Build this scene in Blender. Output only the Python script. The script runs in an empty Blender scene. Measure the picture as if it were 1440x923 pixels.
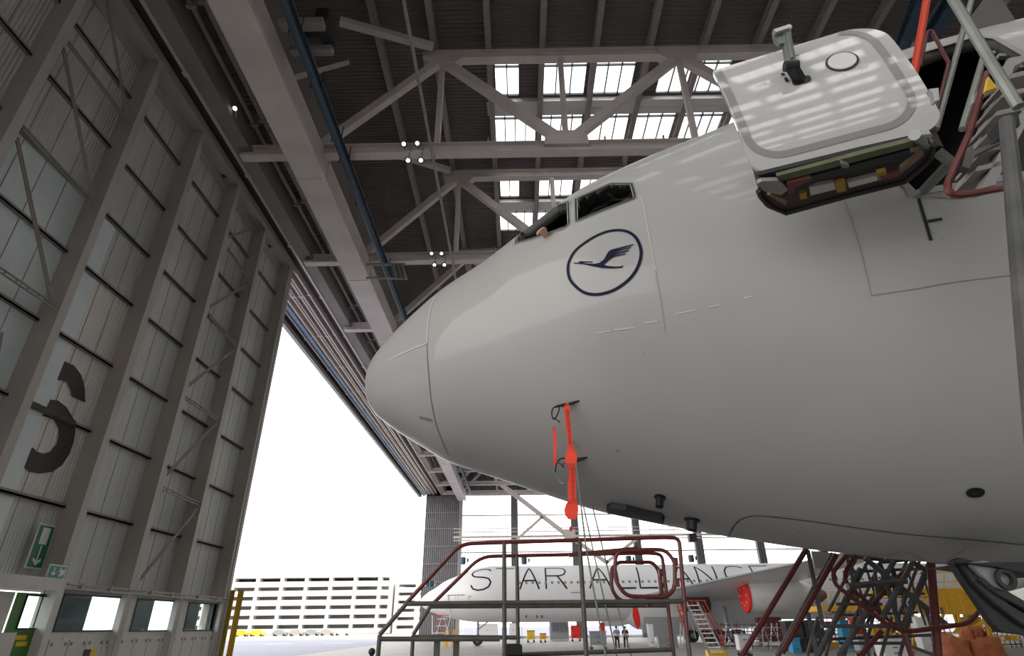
import bpy, bmesh, math, random
from mathutils import Vector, Matrix
from mathutils.bvhtree import BVHTree
from mathutils.geometry import tessellate_polygon
random.seed(7)
C = bpy.context.scene.collection
PI = math.pi
R = math.radians

# ------------------------------------------------------------------ camera
EYE = Vector((0, 0, 1.9))
FPX, PITCH, YAW, ROLL = 810.7, .47635, -.008342, -.010557
_f = Vector((math.sin(YAW)*math.cos(PITCH), math.cos(YAW)*math.cos(PITCH), math.sin(PITCH)))
_r = Vector((math.cos(YAW), -math.sin(YAW), 0)); _u = _r.cross(_f)
RT = _r*math.cos(ROLL) + _u*math.sin(ROLL); UP = -_r*math.sin(ROLL) + _u*math.cos(ROLL); FW = _f
cd = bpy.data.cameras.new('camera'); cam = bpy.data.objects.new('camera', cd); C.objects.link(cam)
cd.sensor_width = 36; cd.lens = FPX/1440*36; cd.clip_end = 2000; cd.clip_start = .05
cam.matrix_world = Matrix.Translation(EYE) @ Matrix((RT, UP, -FW)).transposed().to_4x4()
bpy.context.scene.camera = cam

def ray(x, y): return (RT*((x-720)/FPX) - UP*((y-461.5)/FPX) + FW)
def hit(ax, v, x, y):
    d = ray(x, y); return EYE + d*((v-EYE[ax])/d[ax])
def hX(v, x, y): return hit(0, v, x, y)
def hY(v, x, y): return hit(1, v, x, y)
def hZ(v, x, y): return hit(2, v, x, y)
def proj(p):
    d = Vector(p)-EYE; z = d.dot(FW)
    return (720+FPX*d.dot(RT)/z, 461.5-FPX*d.dot(UP)/z)

# ------------------------------------------------------------------ materials
def mat(name, col, rough=.6, metal=0., var=0., scale=3., coat=0., spec=.5, emis=None, bump=None, streak=None):
    m = bpy.data.materials.new(name); m.use_nodes = True
    n = m.node_tree.nodes; l = m.node_tree.links; b = n['Principled BSDF']
    c = (*col, 1)
    b.inputs['Base Color'].default_value = c; b.inputs['Roughness'].default_value = rough
    b.inputs['Metallic'].default_value = metal; b.inputs['Coat Weight'].default_value = coat
    b.inputs['Coat Roughness'].default_value = .05; b.inputs['Coat IOR'].default_value = 1.8
    b.inputs['Specular IOR Level'].default_value = spec
    tc = n.new('ShaderNodeTexCoord')
    if var:
        mp = n.new('ShaderNodeMapping'); l.new(tc.outputs['Object'], mp.inputs[0])
        if streak: mp.inputs['Scale'].default_value = streak
        t = n.new('ShaderNodeTexNoise'); t.inputs['Scale'].default_value = scale; t.inputs['Detail'].default_value = 5
        l.new(mp.outputs[0], t.inputs['Vector'])
        r = n.new('ShaderNodeMapRange'); r.inputs['From Min'].default_value = .3; r.inputs['From Max'].default_value = .7
        r.inputs['To Min'].default_value = 1-var; r.inputs['To Max'].default_value = 1+var
        l.new(t.outputs['Fac'], r.inputs['Value'])
        x = n.new('ShaderNodeVectorMath'); x.operation = 'SCALE'; x.inputs[0].default_value = col
        l.new(r.outputs[0], x.inputs['Scale']); l.new(x.outputs[0], b.inputs['Base Color'])
    if bump:   # (axis index, period, distance)
        ax, per, dist = bump
        s = n.new('ShaderNodeSeparateXYZ'); l.new(tc.outputs['Object'], s.inputs[0])
        mu = n.new('ShaderNodeMath'); mu.operation = 'MULTIPLY'; mu.inputs[1].default_value = 2*PI/per; l.new(s.outputs[ax], mu.inputs[0])
        si = n.new('ShaderNodeMath'); si.operation = 'SINE'; l.new(mu.outputs[0], si.inputs[0])
        bp = n.new('ShaderNodeBump'); bp.inputs['Distance'].default_value = dist; bp.inputs['Strength'].default_value = 1
        l.new(si.outputs[0], bp.inputs['Height']); l.new(bp.outputs[0], b.inputs['Normal'])
    if emis:
        b.inputs['Emission Color'].default_value = c; b.inputs['Emission Strength'].default_value = emis
    return m
def glass(name, tint, tr, rough=.03):
    m = bpy.data.materials.new(name); m.use_nodes = True
    n = m.node_tree.nodes; l = m.node_tree.links; n.clear()
    o = n.new('ShaderNodeOutputMaterial'); a = n.new('ShaderNodeBsdfTransparent'); g = n.new('ShaderNodeBsdfGlossy')
    a.inputs[0].default_value = (*tint, 1); g.inputs['Roughness'].default_value = rough
    x = n.new('ShaderNodeMixShader'); x.inputs[0].default_value = 1-tr
    l.new(a.outputs[0], x.inputs[1]); l.new(g.outputs[0], x.inputs[2]); l.new(x.outputs[0], o.inputs[0])
    return m

M = dict(
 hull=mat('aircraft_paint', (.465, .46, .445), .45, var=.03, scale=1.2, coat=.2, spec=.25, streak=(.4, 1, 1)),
 doorpaint=mat('glossy_door_paint', (.55, .54, .53), .3, coat=1.),
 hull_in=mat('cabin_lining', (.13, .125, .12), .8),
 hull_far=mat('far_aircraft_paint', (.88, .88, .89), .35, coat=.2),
 navy=mat('navy_paint', (.008, .008, .035), .6, spec=.2),
 black=mat('black_paint', (.012, .012, .014), .45),
 rubber=mat('rubber', (.02, .02, .02), .8),
 seam=mat('seam_line', (.25, .25, .25), .6), seam_glint_w=mat('light_sealant_and_glint', (.75, .75, .74), .5),  # the pale tone serves sealant and the painted reflection dashes
 greyband=mat('grey_band_paint', (.30, .30, .30), .3, coat=1.),
 steel=mat('galvanised_steel', (.34, .33, .32), .55, var=.12, scale=2),
 beam=mat('pale_painted_steel', (.72, .65, .61), .6, var=.10, scale=.8),
 bigbeam=mat('cream_painted_girder', (.78, .70, .66), .6, var=.12, scale=.5),
 doorcol=mat('taupe_door_steel', (.42, .38, .35), .6, var=.06, scale=.7),
 doorfl=mat('taupe_flange', (.47, .44, .41), .55, var=.05, scale=.7),
 girt=mat('brown_grey_girt', (.31, .275, .255), .6),
 clad=mat('ribbed_sheet', (.60, .61, .575), .5, var=.10, scale=.6, bump=(1, .14, .008), streak=(1, 2.2, .12)),
 clad_l=mat('pale_ribbed_sheet', (.76, .74, .69), .5, var=.05, scale=.6, bump=(1, .14, .008), streak=(1, 2.2, .12)),
 clad_b=mat('translucent_blue_white_sheet', (.72, .79, .79), .4, var=.03),
 darkclad=mat('dark_ribbed_wall', (.15, .145, .15), .6, var=.15, scale=.4, bump=(0, .35, .04)),
 brown=mat('dark_brown_steel', (.07, .05, .045), .7, var=.1),
 fascia=mat('taupe_fascia', (.30, .27, .25), .7, var=.12, scale=.5),
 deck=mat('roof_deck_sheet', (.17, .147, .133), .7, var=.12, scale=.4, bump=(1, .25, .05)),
 purlin=mat('roof_purlin_steel', (.34, .305, .285), .6, var=.1),
 gutter=mat('roof_gutter_sheet', (.75, .73, .70), .4),
 glazebar=mat('glazing_bar', (.10, .11, .12), .5),
 blue=mat('blue_crane_paint', (.045, .085, .135), .45, var=.15),
 bluestrip=mat('blue_seal_strip', (.26, .36, .50), .5, var=.12, scale=2),
 peach=mat('pale_door_guide', (.80, .66, .56), .5), rail=mat('worn_track_steel', (.66, .58, .54), .4, metal=.2),
 floor=mat('hangar_floor_concrete', (.25, .25, .245), .55, var=.12, scale=.35, spec=.5),
 apron=mat('apron_concrete', (.19, .20, .27), .7, var=.10, scale=.03, streak=(1, 6, 1)),
 grass=mat('pale_grass', (.42, .44, .33), .9, var=.1, scale=.05),
 redrail=mat('dark_red_paint', (.13, .025, .022), .4, var=.15, scale=9),
 orange=mat('orange_red_paint', (.62, .05, .012), .4), greytube=mat('olive_grey_tube', (.085, .08, .065), .5, var=.25, scale=8),
 tube=mat('greyish_steel_tube', (.10, .10, .10), .45, var=.25, scale=6), lighttube=mat('grey_green_pole', (.26, .28, .25), .4, metal=.3, var=.15, scale=6),
 flag=mat('orange_red_ribbon', (1.0, .085, .045), .6, emis=None), flagtxt=mat('ribbon_print', (.10, .012, .01), .6),
 yellow=mat('yellow_paint', (.80, .42, .02), .5, var=.08), yellow2=mat('signal_yellow', (.85, .55, .03), .5),
 strapm=mat('dim_yellow_webbing', (.42, .26, .04), .7),
 red=mat('red_cover', (.75, .03, .02), .6), white=mat('white_enamel', (.75, .75, .75), .4), offwhite=mat('off_white_panel', (.66, .64, .60), .5, var=.04),
 green=mat('green_sign', (.01, .16, .09), .4), teal=mat('teal_sign', (.03, .25, .20), .4), greendoor=mat('green_door_paint', (.06, .20, .03), .45),
 skin=mat('skin', (.68, .40, .31), .5), shirt=mat('blue_shirt', (.14, .30, .60), .8), trouser=mat('navy_trousers', (.02, .025, .05), .8), hair=mat('dark_hair', (.03, .02, .015), .7),
 cart=mat('grey_cart_paint', (.30, .31, .33), .5), bluebox=mat('blue_plastic', (.04, .30, .55), .5), fabric=mat('orange_fabric', (.40, .125, .05), .9, var=.25, scale=6),
 darkmetal=mat('dark_oily_metal', (.035, .037, .04), .45, metal=.3, var=.2, scale=5), lug=mat('grey_forging', (.25, .27, .28), .4, metal=.2),
 tan=mat('tan_liner', (.23, .165, .10), .7, var=.15, scale=4), olive=mat('olive_primer', (.14, .15, .08), .6, var=.2, scale=6), rust=mat('maroon_part', (.17, .05, .05), .6),
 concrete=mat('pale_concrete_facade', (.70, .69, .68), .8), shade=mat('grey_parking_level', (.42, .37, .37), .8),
 tyre=mat('tyre_rubber', (.03, .03, .03), .75), alu=mat('bright_aluminium', (.62, .64, .64), .3, metal=.7),
 six=mat('dark_brown_numeral', (.05, .036, .034), .6), lamp=mat('lit_lamp', (1, .97, .9), .3, emis=2.5),
 glass_sky=glass('skylight_glass', (.97, .985, 1), .95), glass_far=glass('wall_glazing', (1, 1, 1), .97), glass_door=glass('door_window_glass', (.9, .97, .96), .93),
 glass_cock=glass('dark_cockpit_glass', (.28, .36, .33), .82, .02), bluepane=glass('cyan_cockpit_glass', (.10, .42, .6), .7, .02), shutter=mat('blue_grey_panel', (.13, .15, .18), .6), chrome=mat('polished_metal', (.7, .7, .7), .15, metal=1.),
 cable=mat('grey_cable', (.2, .2, .2), .6),
)

# ------------------------------------------------------------------ mesh builder
class MB:
    def __init__(s): s.v = []; s.f = []; s.mi = []; s.mats = []; s.cur = 0
    def use(s, m):
        if m not in s.mats: s.mats.append(m)
        s.cur = s.mats.index(m); return s
    def add(s, vs, fs):
        k = len(s.v); s.v += [Vector(v) for v in vs]; s.f += [tuple(i+k for i in f) for f in fs]; s.mi += [s.cur]*len(fs); return s
    def hexa(s, p): return s.add(p, [(0, 3, 2, 1), (4, 5, 6, 7), (0, 1, 5, 4), (1, 2, 6, 5), (2, 3, 7, 6), (3, 0, 4, 7)])
    def box(s, a, b):
        x0, y0, z0 = a; x1, y1, z1 = b
        return s.hexa([(x0,y0,z0),(x1,y0,z0),(x1,y1,z0),(x0,y1,z0),(x0,y0,z1),(x1,y0,z1),(x1,y1,z1),(x0,y1,z1)])
    def bar(s, a, b, w, h, up=(0, 0, 1)):
        a = Vector(a); b = Vector(b); d = (b-a).normalized(); up = Vector(up)
        sd = d.cross(up)
        if sd.length < 1e-4: sd = d.cross(Vector((0, 1, 0)))
        sd.normalize(); u = sd.cross(d); sd = sd*w/2; u = u*h/2
        return s.hexa([a-sd-u, a+sd-u, b+sd-u, b-sd-u, a-sd+u, a+sd+u, b+sd+u, b-sd+u])
    def ibeam(s, a, b, w, h, t=.03, up=(0, 0, 1)):
        a = Vector(a); b = Vector(b); d = (b-a).normalized(); up = Vector(up)
        sd = d.cross(up).normalized(); u = sd.cross(d)
        s.bar(a+u*(h/2-t/2), b+u*(h/2-t/2), w, t, u); s.bar(a-u*(h/2-t/2), b-u*(h/2-t/2), w, t, u)
        return s.bar(a, b, t, h-2*t, u)
    def tube(s, pts, r, n=8, closed=False, cap=True):
        pts = [Vector(p) for p in pts]; N = len(pts); k = len(s.v); prev = None
        for i, p in enumerate(pts):
            if closed: t = pts[(i+1) % N]-pts[i-1]
            else: t = pts[min(i+1, N-1)]-pts[max(i-1, 0)]
            t.normalize()
            if prev is None:
                a = t.cross(Vector((0, 0, 1)));
                if a.length < .1: a = t.cross(Vector((0, 1, 0)))
            else: a = prev-t*prev.dot(t)
            a.normalize(); prev = a; b = t.cross(a)
            rr = r[i] if isinstance(r, (list, tuple)) else r
            s.v += [p+(a*math.cos(2*PI*j/n)+b*math.sin(2*PI*j/n))*rr for j in range(n)]
        for i in range(N if closed else N-1):
            i2 = (i+1) % N
            for j in range(n):
                j2 = (j+1) % n; s.f.append((k+i*n+j, k+i*n+j2, k+i2*n+j2, k+i2*n+j)); s.mi.append(s.cur)
        if cap and not closed:
            s.f.append(tuple(k+j for j in range(n))[::-1]); s.f.append(tuple(k+(N-1)*n+j for j in range(n))); s.mi += [s.cur]*2
        return s
    def cyl(s, a, b, r, n=16): return s.tube([a, b], r, n)
    def prism(s, poly, off):
        """polygon of 3-D points extruded by vector off"""
        poly = [Vector(p) for p in poly]; off = Vector(off); n = len(poly)
        tri = tessellate_polygon([poly])
        vs = poly+[p+off for p in poly]
        fs = [tuple(t) for t in tri]+[tuple(i+n for i in t)[::-1] for t in tri]+[(i, (i+1) % n, (i+1) % n+n, i+n) for i in range(n)]
        return s.add(vs, fs)
    def sphere(s, c, r, n=10, sc=(1, 1, 1)):
        c = Vector(c); vs = []; fs = []
        for i in range(n+1):
            th = PI*i/n
            for j in range(2*n):
                a = PI*j/n; vs.append(c+Vector((math.sin(th)*math.cos(a)*r*sc[0], math.sin(th)*math.sin(a)*r*sc[1], math.cos(th)*r*sc[2])))
        for i in range(n):
            for j in range(2*n):
                j2 = (j+1) % (2*n); fs.append((i*2*n+j, (i+1)*2*n+j, (i+1)*2*n+j2, i*2*n+j2))
        return s.add(vs, fs)
    def lathe(s, prof, o, ax, n=24):
        """prof: (distance along ax, radius)"""
        o = Vector(o); ax = Vector(ax).normalized(); a = ax.cross(Vector((0, 0, 1)))
        if a.length < .1: a = ax.cross(Vector((0, 1, 0)))
        a.normalize(); b = ax.cross(a); vs = []; fs = []
        for d, r in prof: vs += [o+ax*d+(a*math.cos(2*PI*j/n)+b*math.sin(2*PI*j/n))*max(r, 1e-4) for j in range(n)]
        for i in range(len(prof)-1):
            for j in range(n): fs.append((i*n+j, i*n+(j+1) % n, (i+1)*n+(j+1) % n, (i+1)*n+j))
        return s.add(vs, fs)
    def build(s, name, m, parent=None, smooth=False, bevel=0):
        w = Vector((0, 0, 0)); p = parent
        while p is not None: w += p.location; p = p.parent
        me = bpy.data.meshes.new(name); me.from_pydata([v-w for v in s.v], [], s.f)
        mats = s.mats if s.mats else [m]
        for q in mats: me.materials.append(M[q] if isinstance(q, str) else q)
        if s.mats:
            for i, pl in enumerate(me.polygons): pl.material_index = s.mi[i]
        bm = bmesh.new(); bm.from_mesh(me)
        bmesh.ops.recalc_face_normals(bm, faces=bm.faces); bm.to_mesh(me); bm.free()
        if smooth:
            me.shade_smooth()
            me.set_sharp_from_angle(angle=R(40))
        o = bpy.data.objects.new(name, me); C.objects.link(o); o.parent = parent
        if bevel:
            b = o.modifiers.new('bevel', 'BEVEL'); b.width = bevel; b.segments = 2; b.limit_method = 'ANGLE'
        return o
def thing(name, label, cat, loc=(0, 0, 0), group=None, kind=None):
    o = bpy.data.objects.new(name, None); C.objects.link(o); o.location = loc; o.empty_display_size = .2
    return tag(o, label, cat, group, kind)
def tag(o, label=None, cat=None, group=None, kind=None):
    if label: o['label'] = label
    if cat: o['category'] = cat
    if group: o['group'] = group
    if kind: o['kind'] = kind
    return o
def struct(o): o['kind'] = 'structure'; return o
def rounded(pts, r, seg=5, closed=False):
    """polyline with rounded corners"""
    pts = [Vector(p) for p in pts]; out = []; N = len(pts)
    rng = range(N) if closed else range(1, N-1)
    if not closed: out.append(pts[0])
    for i in rng:
        p0, p, p1 = pts[i-1], pts[i], pts[(i+1) % N]
        d0 = (p0-p); d1 = (p1-p); rr = min(r, d0.length*.45, d1.length*.45); a = p+d0.normalized()*rr; b = p+d1.normalized()*rr
        for k in range(seg+1):
            t = k/seg; out.append(a*(1-t)**2+p*2*t*(1-t)+b*t*t)
    if not closed: out.append(pts[-1])
    return out
def copy_tree(o, parent=None):
    c = o.copy(); C.objects.link(c); c.parent = parent
    for ch in list(o.children): copy_tree(ch, c)
    return c

# ================================================================== SETTING
ZD = 22.75          # soffit over the hangar door
XD = -14.5          # inner face of the door leaf
YF = 105.           # far end wall
b = MB(); b.box((-17, -60, -.3), (75, YF+.6, 0)); struct(b.build('floor', 'floor'))
b = MB(); b.box((-700, -300, -.42), (500, 900, -.31)); o = b.build('ground', 'apron'); struct(o)
b = MB(); b.box((-700, 128, -.31), (-17.5, 215, -.27)); o = b.build('grass_strip', 'grass'); struct(o)

# ---- roof deck with skylight openings
TY = [21.2+9.35*k for k in range(10)]
trY = [11.85, 2.5, -6.85]
BAYS = TY[:9]+[11.85, 2.5, -6.85, -16.2, -25.55, -34.9, -44.25]
skyX = [(-1.05, .38, 0), (1.7, 4.3, 0), (4.75, 7.1, 0), (8.6, 12.6, 0), (13.3, 16.2, 0), (16.6, 19.6, 0), (22, 25, 0), (26, 29.5, 0), (32, 36, 0), (38, 42, 0)]
skyX2 = [(-1.2, 1.45, 1), (1.75, 4.4, 1), (4.85, 7.35, 1), (7.7, 10.3, 1), (10.65, 13.3, 1), (13.6, 16.2, 1), (16.6, 19.2, 1), (22, 25, 1), (26, 29.5, 1), (32, 36, 1), (38, 42, 1)]
holes = []
for y in BAYS:
    for x0, x1, k in skyX: holes.append((x0, x1, y+1.0, y+3.45))
    if y > 20 or y < -10:
        for x0, x1, k in skyX2: holes.append((x0, x1, y+4.95, y+7.6))
ZR = 30.5
deck = MB()
ys = sorted({-60., YF+.6} | {h[2] for h in holes} | {h[3] for h in holes})
for a, c in zip(ys[:-1], ys[1:]):
    hs = sorted([h for h in holes if h[2] <= a+1e-4 and h[3] >= c-1e-4]); x = -11.4
    for h in hs:
        deck.box((x, a, ZR), (h[0], c, ZR+.15)); x = h[1]
    deck.box((x, a, ZR), (75, c, ZR+.15))
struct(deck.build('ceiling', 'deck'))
win = 0
for k, y in enumerate(BAYS):
    for row, (sx, y0, y1) in enumerate(((skyX, y+1.0, y+3.45), (skyX2, y+4.95, y+7.6))):
        if row and -10 < y < 20: continue
        win += 1
        bar = MB(); pane = MB()
        for x0, x1, _ in sx:
            n = max(2, round((x1-x0)/.75))
            for i in range(n+1):
                x = x0+(x1-x0)*i/n; bar.box((x-.035, y0, ZR-.03), (x+.035, y1, ZR+.14))
            for yy in (y0, y0+(.42 if row == 0 else .3), y1): bar.box((x0, yy-.04, ZR-.02), (x1, yy+.04, ZR+.13))
            pane.box((x0, y0, ZR+.05), (x1, y1, ZR+.07))
        fr = bar.build('window_%d' % win, 'glazebar'); struct(fr)
        pane.build('pane', 'glass_sky', fr)
# light box gutter between the skylight rows
for k, y in enumerate(BAYS):
    g = MB()
    g.box((-1.6, y+3.6, ZR-.35), (44, y+4.15, ZR-.02)); g.box((-1.6, y+4.3, ZR-.2), (44, y+4.8, ZR-.02))
    o = g.build('roof_gutter', 'gutter'); struct(o)
# purlins
for k in range(-2, 17):
    x = -1.3+2.95*k
    g = MB(); g.ibeam((x, -60, ZR-.3), (x, YF, ZR-.3), .32, .55, .04)
    o = g.build('roof_purlin', 'purlin')
    tag(o, 'pale roof purlin under the deck, '+['leftmost in the dark left bay','second from the left in the dark left bay','at left edge of first skylight','crossing left of the paired skylight panes','through middle of near skylight row','right of the third skylight pane','directly above the aircraft nose','left of the open aircraft door panel','above the raised door handle','over the open aircraft door panel','right of the open door panel','above the orange stair post','just left of the right picture edge','at the top right corner','beyond the right picture edge','further beyond the right edge','far right of hangar','farther right of hangar','rightmost of hangar'][k+2], 'purlin', 'roof purlins')

# ---- walls
b = MB(); b.box((-16.45, YF, 0), (-10.2, YF+.5, 26)); b.use
pier = b.build('wall_far', 'darkclad'); struct(pier)
b = MB()
for z in (19.6, 16.9, 14, 11.2, 8.4): b.box((-16.4, YF-.12, z), (-10.2, YF, z+.12))
b.box((-10.5, YF-.6, 0), (-9.9, YF, 26)); b.build('pier_rail', 'girt', pier)
b = MB(); b.box((-16.45, YF, 22.6), (75, YF+.5, ZR+.15)); o = b.build('wall_far_gable', 'darkclad'); struct(o)
b = MB(); b.box((-10.2, YF, 0), (75, YF+.3, .35)); o = b.build('wall_far_base', 'white'); struct(o)
b = MB()
for x in (-.8, 9.6, 20.1, 30.5, 40.9, 51.3, 61.7, 72): b.box((x-.6, YF-.9, 0), (x+.6, YF, 26))
fw = b.build('window_far', 'darkclad'); struct(fw)
b = MB()
for z in (19.0, 15.4, 12.9, 8.2, 5.5, 3.0): b.box((-10.2, YF-.1, z), (75, YF+.1, z+.17))
x = -10.2
while x < 75: b.box((x-.03, YF, .35), (x+.03, YF+.06, 22.6)); x += 5.2
b.build('glazing_bar', 'steel', fw)
b = MB(); b.box((-10.2, YF+.12, .35), (75, YF+.15, 22.6)); b.build('pane', 'glass_far', fw)
# upper inner wall above the cream girder and low roof between girder and door
b = MB(); b.box((-11.5, -60, 23.3), (-11.2, YF, ZR)); o = b.build('wall_left_upper', 'fascia'); struct(o)
b = MB(); b.box((-17.2, -60, 24.3), (-11.2, YF, 24.5)); o = b.build('ceiling_side_bay', 'deck'); struct(o)
b = MB(); b.box((-13.75, -60, 22.75), (-12.9, YF, 24.3)); o = b.build('wall_left_fascia', 'fascia'); struct(o)
# side-bay pipes, conduits
for i, (x, z, r, m_, lab) in enumerate(((-12.5, 23.6, .10, 'girt', 'dark pipe under the low roof beside the taupe fascia'), (-12.05, 23.9, .16, 'steel', 'dark bluish duct under the low roof, nearer the cream girder'), (-11.6, 23.5, .07, 'girt', 'thin dark conduit tight against the cream girder'))):
    g = MB(); g.tube([(x, -10, z)]+[(x+.05*math.sin(k), -8+k*6, z+.03*math.cos(k*2)) for k in range(19)], r, 8)
    for k in range(16): g.box((x-r-.1, 8+k*6, z-r-.05), (x+r+.1, 8.15+k*6, 24.3))
    tag(g.build('ceiling_pipe', m_), lab, 'pipe')
# cream box girder
b = MB(); b.box((-10.7, -59.9, 21.5), (-9.27, YF-1, 22.75))
b.box((-9.4, -59.9, 21.42), (-9.22, YF-1, 21.5))
y = 3
girder = b.build('box_girder', 'bigbeam'); tag(girder, 'wide cream painted box girder running away high above the hangar door line', 'girder')
while y < YF-5:
    b = MB(); b.box((-10.72, y, 21.46), (-9.2, y+.05, 22.7)); b.build('splice_plate', 'bigbeam', girder); y += 9.35

# lintel over the door opening: stepped tracks
b = MB(); b.box((-17.3, -60, 23.3), (-13.6, YF, 24.3)); b.box((-17.6, -60, 22.4), (-17.3, YF, 25))
lint = b.build('trim_lintel', 'brown'); struct(lint)
for nm, x0, x1, z0, z1, m_ in (('guide_rail', -13.85, -13.7, 22.7, 23.3, 'rail'), ('guide_rail', -15.35, -15.2, 22.75, 23.3, 'rail'), ('guide_rail', -15.12, -15.0, 22.75, 23.3, 'rail'),
        ('guide_rail', -15.95, -15.8, 22.75, 23.3, 'rail'), ('guide_rail', -15.7, -15.62, 22.75, 23.3, 'rail'), ('guide_rail', -14.75, -14.6, 22.9, 23.3, 'rail'),('pale_guide', -16.42, -16.25, 22.7, 23.3, 'peach'), ('seal_strip', -16.8, -16.5, 22.6, 23.3, 'bluestrip'), ('edge_profile', -17.0, -16.85, 22.5, 23.3, 'steel')):
    g = MB(); g.box((x0, -60, z0), (x1, YF, z1)); yy = 4
    while yy < YF: g.box((x0-.05, yy, z0-.03), (x1+.05, yy+.25, z0)); yy += 6.2
    g.build(nm, m_, lint)
# outer wall above the opening
b = MB(); b.box((-18, -60, 22.5), (-17.6, YF+.6, ZR)); o = b.build('wall_left_outer', 'clad'); struct(o)
# back wall behind the photographer and right wall
b = MB(); b.box((-18, -60.6, 0), (30, -60, ZR)); b.box((30, -60.6, 12), (75, -60, ZR)); o = b.build('wall_back', 'clad_l'); struct(o)
b = MB(); b.box((75, -60, 0), (75.5, YF+.6, ZR)); o = b.build('wall_right', 'clad_l'); struct(o)

# ================================================================== HANGAR DOOR LEAF
XC = -15.25
colY = [4.5, 8.2, 12.0, 15.95, 19.65, 23.4, 27.05, 31.1]
leaf = bpy.data.objects.new('door_1', None); C.objects.link(leaf); leaf.location = (XD, 20, 0); struct(leaf)
for i, y in enumerate(colY):
    last = i == len(colY)-1
    b = MB(); b.use('doorcol').box((XC, y-.04, 3.0), (XD-.03, y+.12, ZD)); b.box((XC, y+.12, 3.0), (XC+.05, y+.3, ZD))
    b.use('doorfl').box((XD-.03, y-.12, .5), (XD, y+.2, ZD))
    b.build('column', 'doorcol', leaf)
# end post
b = MB(); b.use('doorcol').box((-15.6, 31.3, 0), (-15.3, 31.9, ZD)); b.use('doorfl').box((-14.55, 31.2, 0), (-14.45, 31.45, ZD)).use('shutter').box((-15.3, 31.45, .3), (-14.9, 31.75, ZD))
b.build('end_post', 'doorcol', leaf)
girtZ = [5.57, 8.15, 10.66, 13.27, 15.6, 18.0, 20.6]
for i in range(len(colY)-1):
    y0, y1 = colY[i]+.12, colY[i+1]-.04
    b = MB()
    zs = [3.0]+girtZ+[ZD]
    for a, c in zip(zs[:-1], zs[1:]):
        m_ = 'clad'
        if i == 3 and 5.5 < a < 10.7: m_ = 'clad_l'
        if i == 2 and 5.5 < a < 15.5: m_ = 'clad_b'
        b.use(m_).box((XC-.06, y0, a), (XC, y1, c))
        if i == 3 and a < 13.5: b.use('clad_b').box((XC, y0, a+.05), (XC+.03, 17.6, c-.1))
    b.build('cladding', 'clad', leaf)
    b = MB()
    for q in (1, 2, 3):
        yy = y0+(y1-y0)*q/4; b.box((XC, yy-.012, 3.0), (XC+.012, yy+.012, ZD))
    b.build('panel_joint', 'girt', leaf)
    for z in girtZ:
        g = MB(); g.box((XC, y0, z-.06), (XC+.16, y1, z)); g.box((XC+.14, y0, z-.06), (XC+.16, y1, z+.07)); g.build('girt', 'girt', leaf)
b = MB(); b.box((XC-.1, 1, ZD-.03), (XD, 31.9, ZD+.25)); b.use('girt'); b.box((XC, 1, ZD-.5), (XC+.1, 31.2, ZD)); b.box((XD-.08, 1, ZD-.12), (XD+.05, 31.9, ZD+.3))
b.mats = []; b.build('head_beam', 'doorfl', leaf)
def braces(lst, x, bm_='girt'):
    for a, c in lst:
        g = MB(); p, q = hX(x, *a), hX(x, *c); d = Vector((0, 0, .06))
        g.bar(p+d, q+d, .05, .05); g.bar(p-d, q-d, .05, .05)
        n = 6
        for k in range(n): g.bar(p.lerp(q, (k+.5)/n)+d, p.lerp(q, (k+.5)/n)-d, .03, .04, (1, 0, 0))
        g.build('brace', bm_, leaf)
braces([((89, 68), (130, 280)), ((96, 60), (182, 174)), ((150, 0), (179, 163)), ((32, 179), (133, 289)), ((24, 195), (73, 425)), ((-20, 366), (76, 431)), ((-20, 590), (2, 470))], -14.6)
f2 = lambda x, y: (x*.325, y*.325+280)
f3 = lambda x, y: (x*.393, y*.393+560)
braces([(f2(1150, 105), f2(990, 165)), (f2(985, 215), f2(1080, 350)), (f2(1080, 365), f2(910, 465)), (f2(905, 500), f2(1020, 635)), (f2(1015, 650), f2(820, 805)), (f3(665, 0), f3(785, 80)), (f3(775, 90), f3(600, 270)), (f3(585, 325), f3(715, 380)), (f3(712, 390), f3(505, 645)), ((268, 560), (262, 560))][:9], -14.6)
# numeral six
f6 = lambda x, y: (x*.3465, y*.3465+400)
def six(pl):
    p = [hX(XC+.035, *f6(*q)) for q in pl]; return p
b = MB()
b.prism(six([(262,313),(300,330),(330,370),(343,420),(345,480),(290,455),(288,430),(275,400),(255,390),(232,388)]), (.012, 0, 0))
b.prism(six([(205,468),(235,472),(270,500),(300,550),(305,600),(298,640),(280,690),(250,735),(210,762),(160,768),(120,760),(98,745),(130,662),(150,680),(175,688),(205,680),(230,650),(240,615),(238,580),(220,550),(195,540),(172,535)]), (.012, 0, 0))
b.build('numeral_six', 'six', leaf)
b = MB(); p0 = hX(-15.06, 40, 568); p1 = hX(-15.06, 106, 596); b.box((-15.1, p0.y, 8.08), (-15.05, p1.y, 8.24)); b.build('numeral_crossing', 'six', leaf)
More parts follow.
